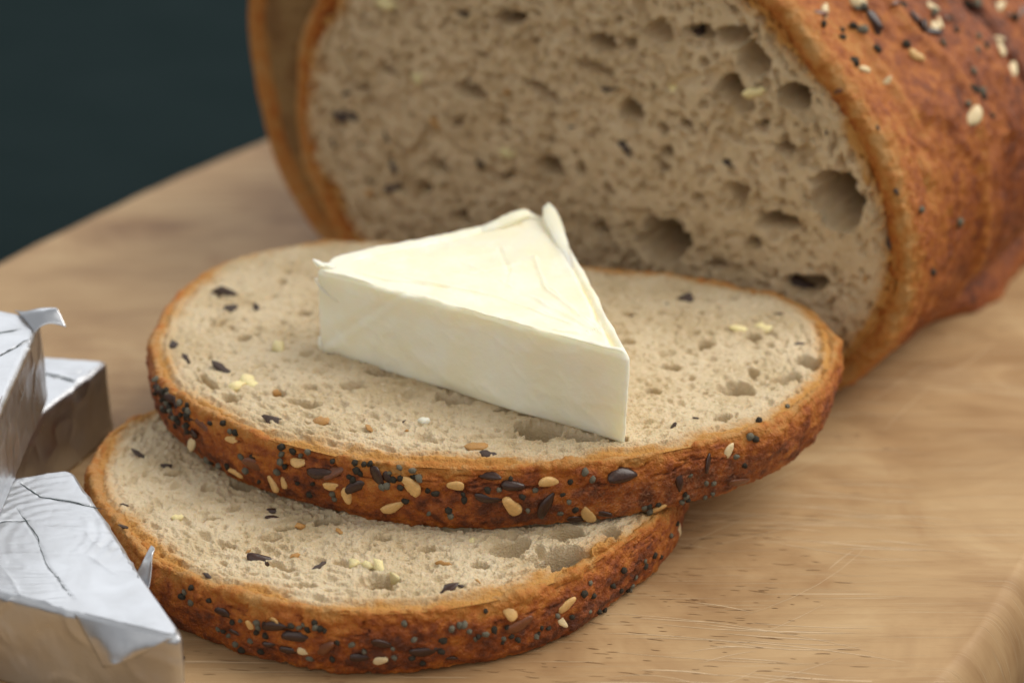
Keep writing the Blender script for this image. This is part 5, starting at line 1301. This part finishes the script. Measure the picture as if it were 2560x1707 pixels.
  ('p', 6.876, 3.481, 4.729, 0.87, -0.03, 0.49, 0.17, 0.96, -0.24, 0.135),
  ('p', 7.067, 3.485, 4.408, 0.85, 0.03, 0.52, 0.13, 0.96, -0.25, 0.135),
  ('p', 7.232, 0.867, 2.465, 1, -0.03, 0.09, 0.06, 0.94, -0.33, 0.131),
  ('g', 7.133, 0.356, 3.743, 0.97, -0.16, 0.19, 0.2, 0.94, -0.27, 0.127),
  ('g', 6.216, 3.054, 5.676, 0.79, 0.02, 0.61, 0.15, 0.96, -0.22, 0.134),
  ('p', 6.392, 6.085, 5.422, 0.7, -0.18, 0.7, 0.39, 0.91, -0.16, 0.143),
  ('p', 5.353, 1.604, 6.497, 0.64, -0.53, 0.56, 0.68, 0.73, -0.07, 0.13),
  ('p', 5.364, 1.182, 6.307, 0.5, -0.44, 0.74, 0.71, 0.71, -0.06, 0.129),
  ('r', 6.334, 6.007, 5.46, 0.7, -0.26, 0.66, 0.54, 0.8, -0.26, 0.219),
  ('p', 5.715, 0.517, 5.926, 0.77, -0.04, 0.63, -0.1, -0.99, 0.06, 0.129),
  ('w', 6.019, 3.366, 5.923, 0.79, -0.04, 0.61, 0.55, -0.38, -0.74, 0.235),
  ('g', 6.494, 4.001, 5.363, 0.76, -0.12, 0.64, 0.45, 0.81, -0.38, 0.119),
  ('p', 6.518, 4.367, 5.337, 0.67, 0.05, 0.74, 0.61, -0.6, -0.51, 0.138),
  ('w', 6.413, 5.264, 5.232, 0.63, -0.52, 0.59, 0.74, 0.64, -0.22, 0.212),
  ('g', 5.267, 1.529, 6.508, 0.56, -0.62, 0.55, 0.78, 0.61, -0.1, 0.11),
  ('p', 5.269, 0.941, 6.279, 0.71, -0.15, 0.69, -0.29, -0.95, 0.09, 0.106),
  ('r', 5.618, 2.327, 6.45, 0.68, -0.28, 0.68, -0.38, -0.92, -0.01, 0.22),
  ('p', 6.14, 3.836, 5.686, 0.73, -0.09, 0.68, -0.16, -0.99, 0.03, 0.108),
  ('p', 5.179, 0.399, 6.508, 0.77, -0.1, 0.63, 0.03, -0.98, -0.19, 0.106),
  ('r', 6.037, 4.348, 5.821, 0.73, 0.09, 0.67, 0.59, -0.57, -0.57, 0.237),
  ('g', 6.358, 4.384, 5.483, 0.69, -0, 0.72, 0.63, -0.49, -0.61, 0.101),
  ('w', 6.849, 4.946, 4.822, 0.79, 0.09, 0.61, 0.27, -0.94, -0.21, 0.342),
  ('w', 5.829, 0.668, 5.783, 0.72, -0.06, 0.7, -0.22, -0.97, 0.14, 0.3),
  ('r', 5.733, -0.091, 5.599, 0, -1, 0.06, -0.87, -0.03, -0.5, 0.202),
  ('r', 5.871, 2.77, 6.082, 0.76, -0.1, 0.64, 0.55, -0.41, -0.72, 0.233),
  ('g', 5.998, 5.17, 5.841, 0.9, -0.36, 0.26, -0.13, -0.78, -0.62, 0.141),
  ('p', 5.995, 3.874, 5.895, 0.75, -0.21, 0.63, 0.48, 0.83, -0.3, 0.099),
  ('p', 5.406, 0.665, 6.246, 0.75, 0.03, 0.66, 0.03, -1, 0.01, 0.1),
  ('r', 5.057, 0.535, 6.618, 0.74, -0.14, 0.66, 0.35, 0.91, -0.2, 0.295),
  ('w', 6.09, 1.042, 5.534, 0.61, -0.46, 0.64, -0.19, -0.87, -0.45, 0.206),
  ('r', 6.372, 6.555, 5.4, 0.69, -0.13, 0.71, 0.09, -0.96, -0.26, 0.377),
  ('r', 6.003, 3.835, 5.869, 0.76, -0.23, 0.61, 0.49, 0.82, -0.29, 0.264),
  ('p', 5.895, 3.401, 6.102, 0.79, -0.03, 0.61, 0.23, -0.91, -0.34, 0.133),
  ('g', 7.204, 2.011, 2.973, 0.98, -0.18, 0.05, 0.15, 0.64, -0.76, 0.128),
  ('g', 5.91, 3.318, 6.101, 0.81, -0.19, 0.56, 0.29, -0.7, -0.66, 0.124),
  ('p', 5.861, 5.032, 5.839, 0.62, -0.78, -0.02, 0.49, 0.4, -0.78, 0.142),
  ('g', 5.325, 1.614, 6.544, 0.62, -0.51, 0.59, 0.72, 0.68, -0.17, 0.115),
  ('g', 5.511, 1.265, 6.241, 0.64, -0.29, 0.71, -0.38, -0.93, -0.04, 0.13),
  ('p', 5.605, 2.664, 6.334, 0.66, -0.08, 0.75, 0.61, -0.52, -0.59, 0.116),
  ('g', 6.898, 2.737, 4.805, 0.72, -0.44, 0.54, -0.48, -0.88, -0.08, 0.105),
  ('w', 6.146, 5.901, 5.629, 0.79, -0.21, 0.57, -0.16, -0.98, -0.13, 0.355),
],
}
#SEEDS_END
def plant(root, rows):
    """rows: kind, point (cm, in the thing's axes), outward normal, long axis, length"""
    for (k, px, py, pz, nx, ny, nz, tx, ty, tz, ln) in rows:
        name, meshes, lift = KIND[k]
        n = Vector((nx, ny, nz)).normalized(); t = Vector((tx, ty, tz)); t = (t - n * t.dot(n)).normalized()
        if k in "sw" and rnd.random() < .5: t = -t
        n = (n + 0.22 * Vector((rnd.gauss(0, 1), rnd.gauss(0, 1), rnd.gauss(0, 1))) * (1 if k in "sfwr" else 2)).normalized()
        t = (t - n * t.dot(n)).normalized(); b = n.cross(t)
        o = bpy.data.objects.new(name, rnd.choice(meshes)); col.objects.link(o); o.parent = root
        sc = ln * (1.28 if k in 'pg' else 1.06)
        wdt = rnd.uniform(0.80, 1.18); th_ = rnd.uniform(0.75, 1.2) * (0.55 if k == 'k' else 1.0); sc *= rnd.uniform(0.75, 1.2) if k in 'pg' else rnd.uniform(0.88, 1.1)
        if k == 'k': wdt *= 0.7
        R = Matrix((t, b, n)).transposed().to_4x4()
        o.matrix_local = Matrix.Translation((Vector((px, py, pz)) + n * lift * ln) * S) @ R @ Matrix.Diagonal((sc, sc * wdt, sc * th_, 1))
plant(up, SEEDS["up"]); plant(lo, SEEDS["lo"]); plant(loaf, SEEDS["loaf"])
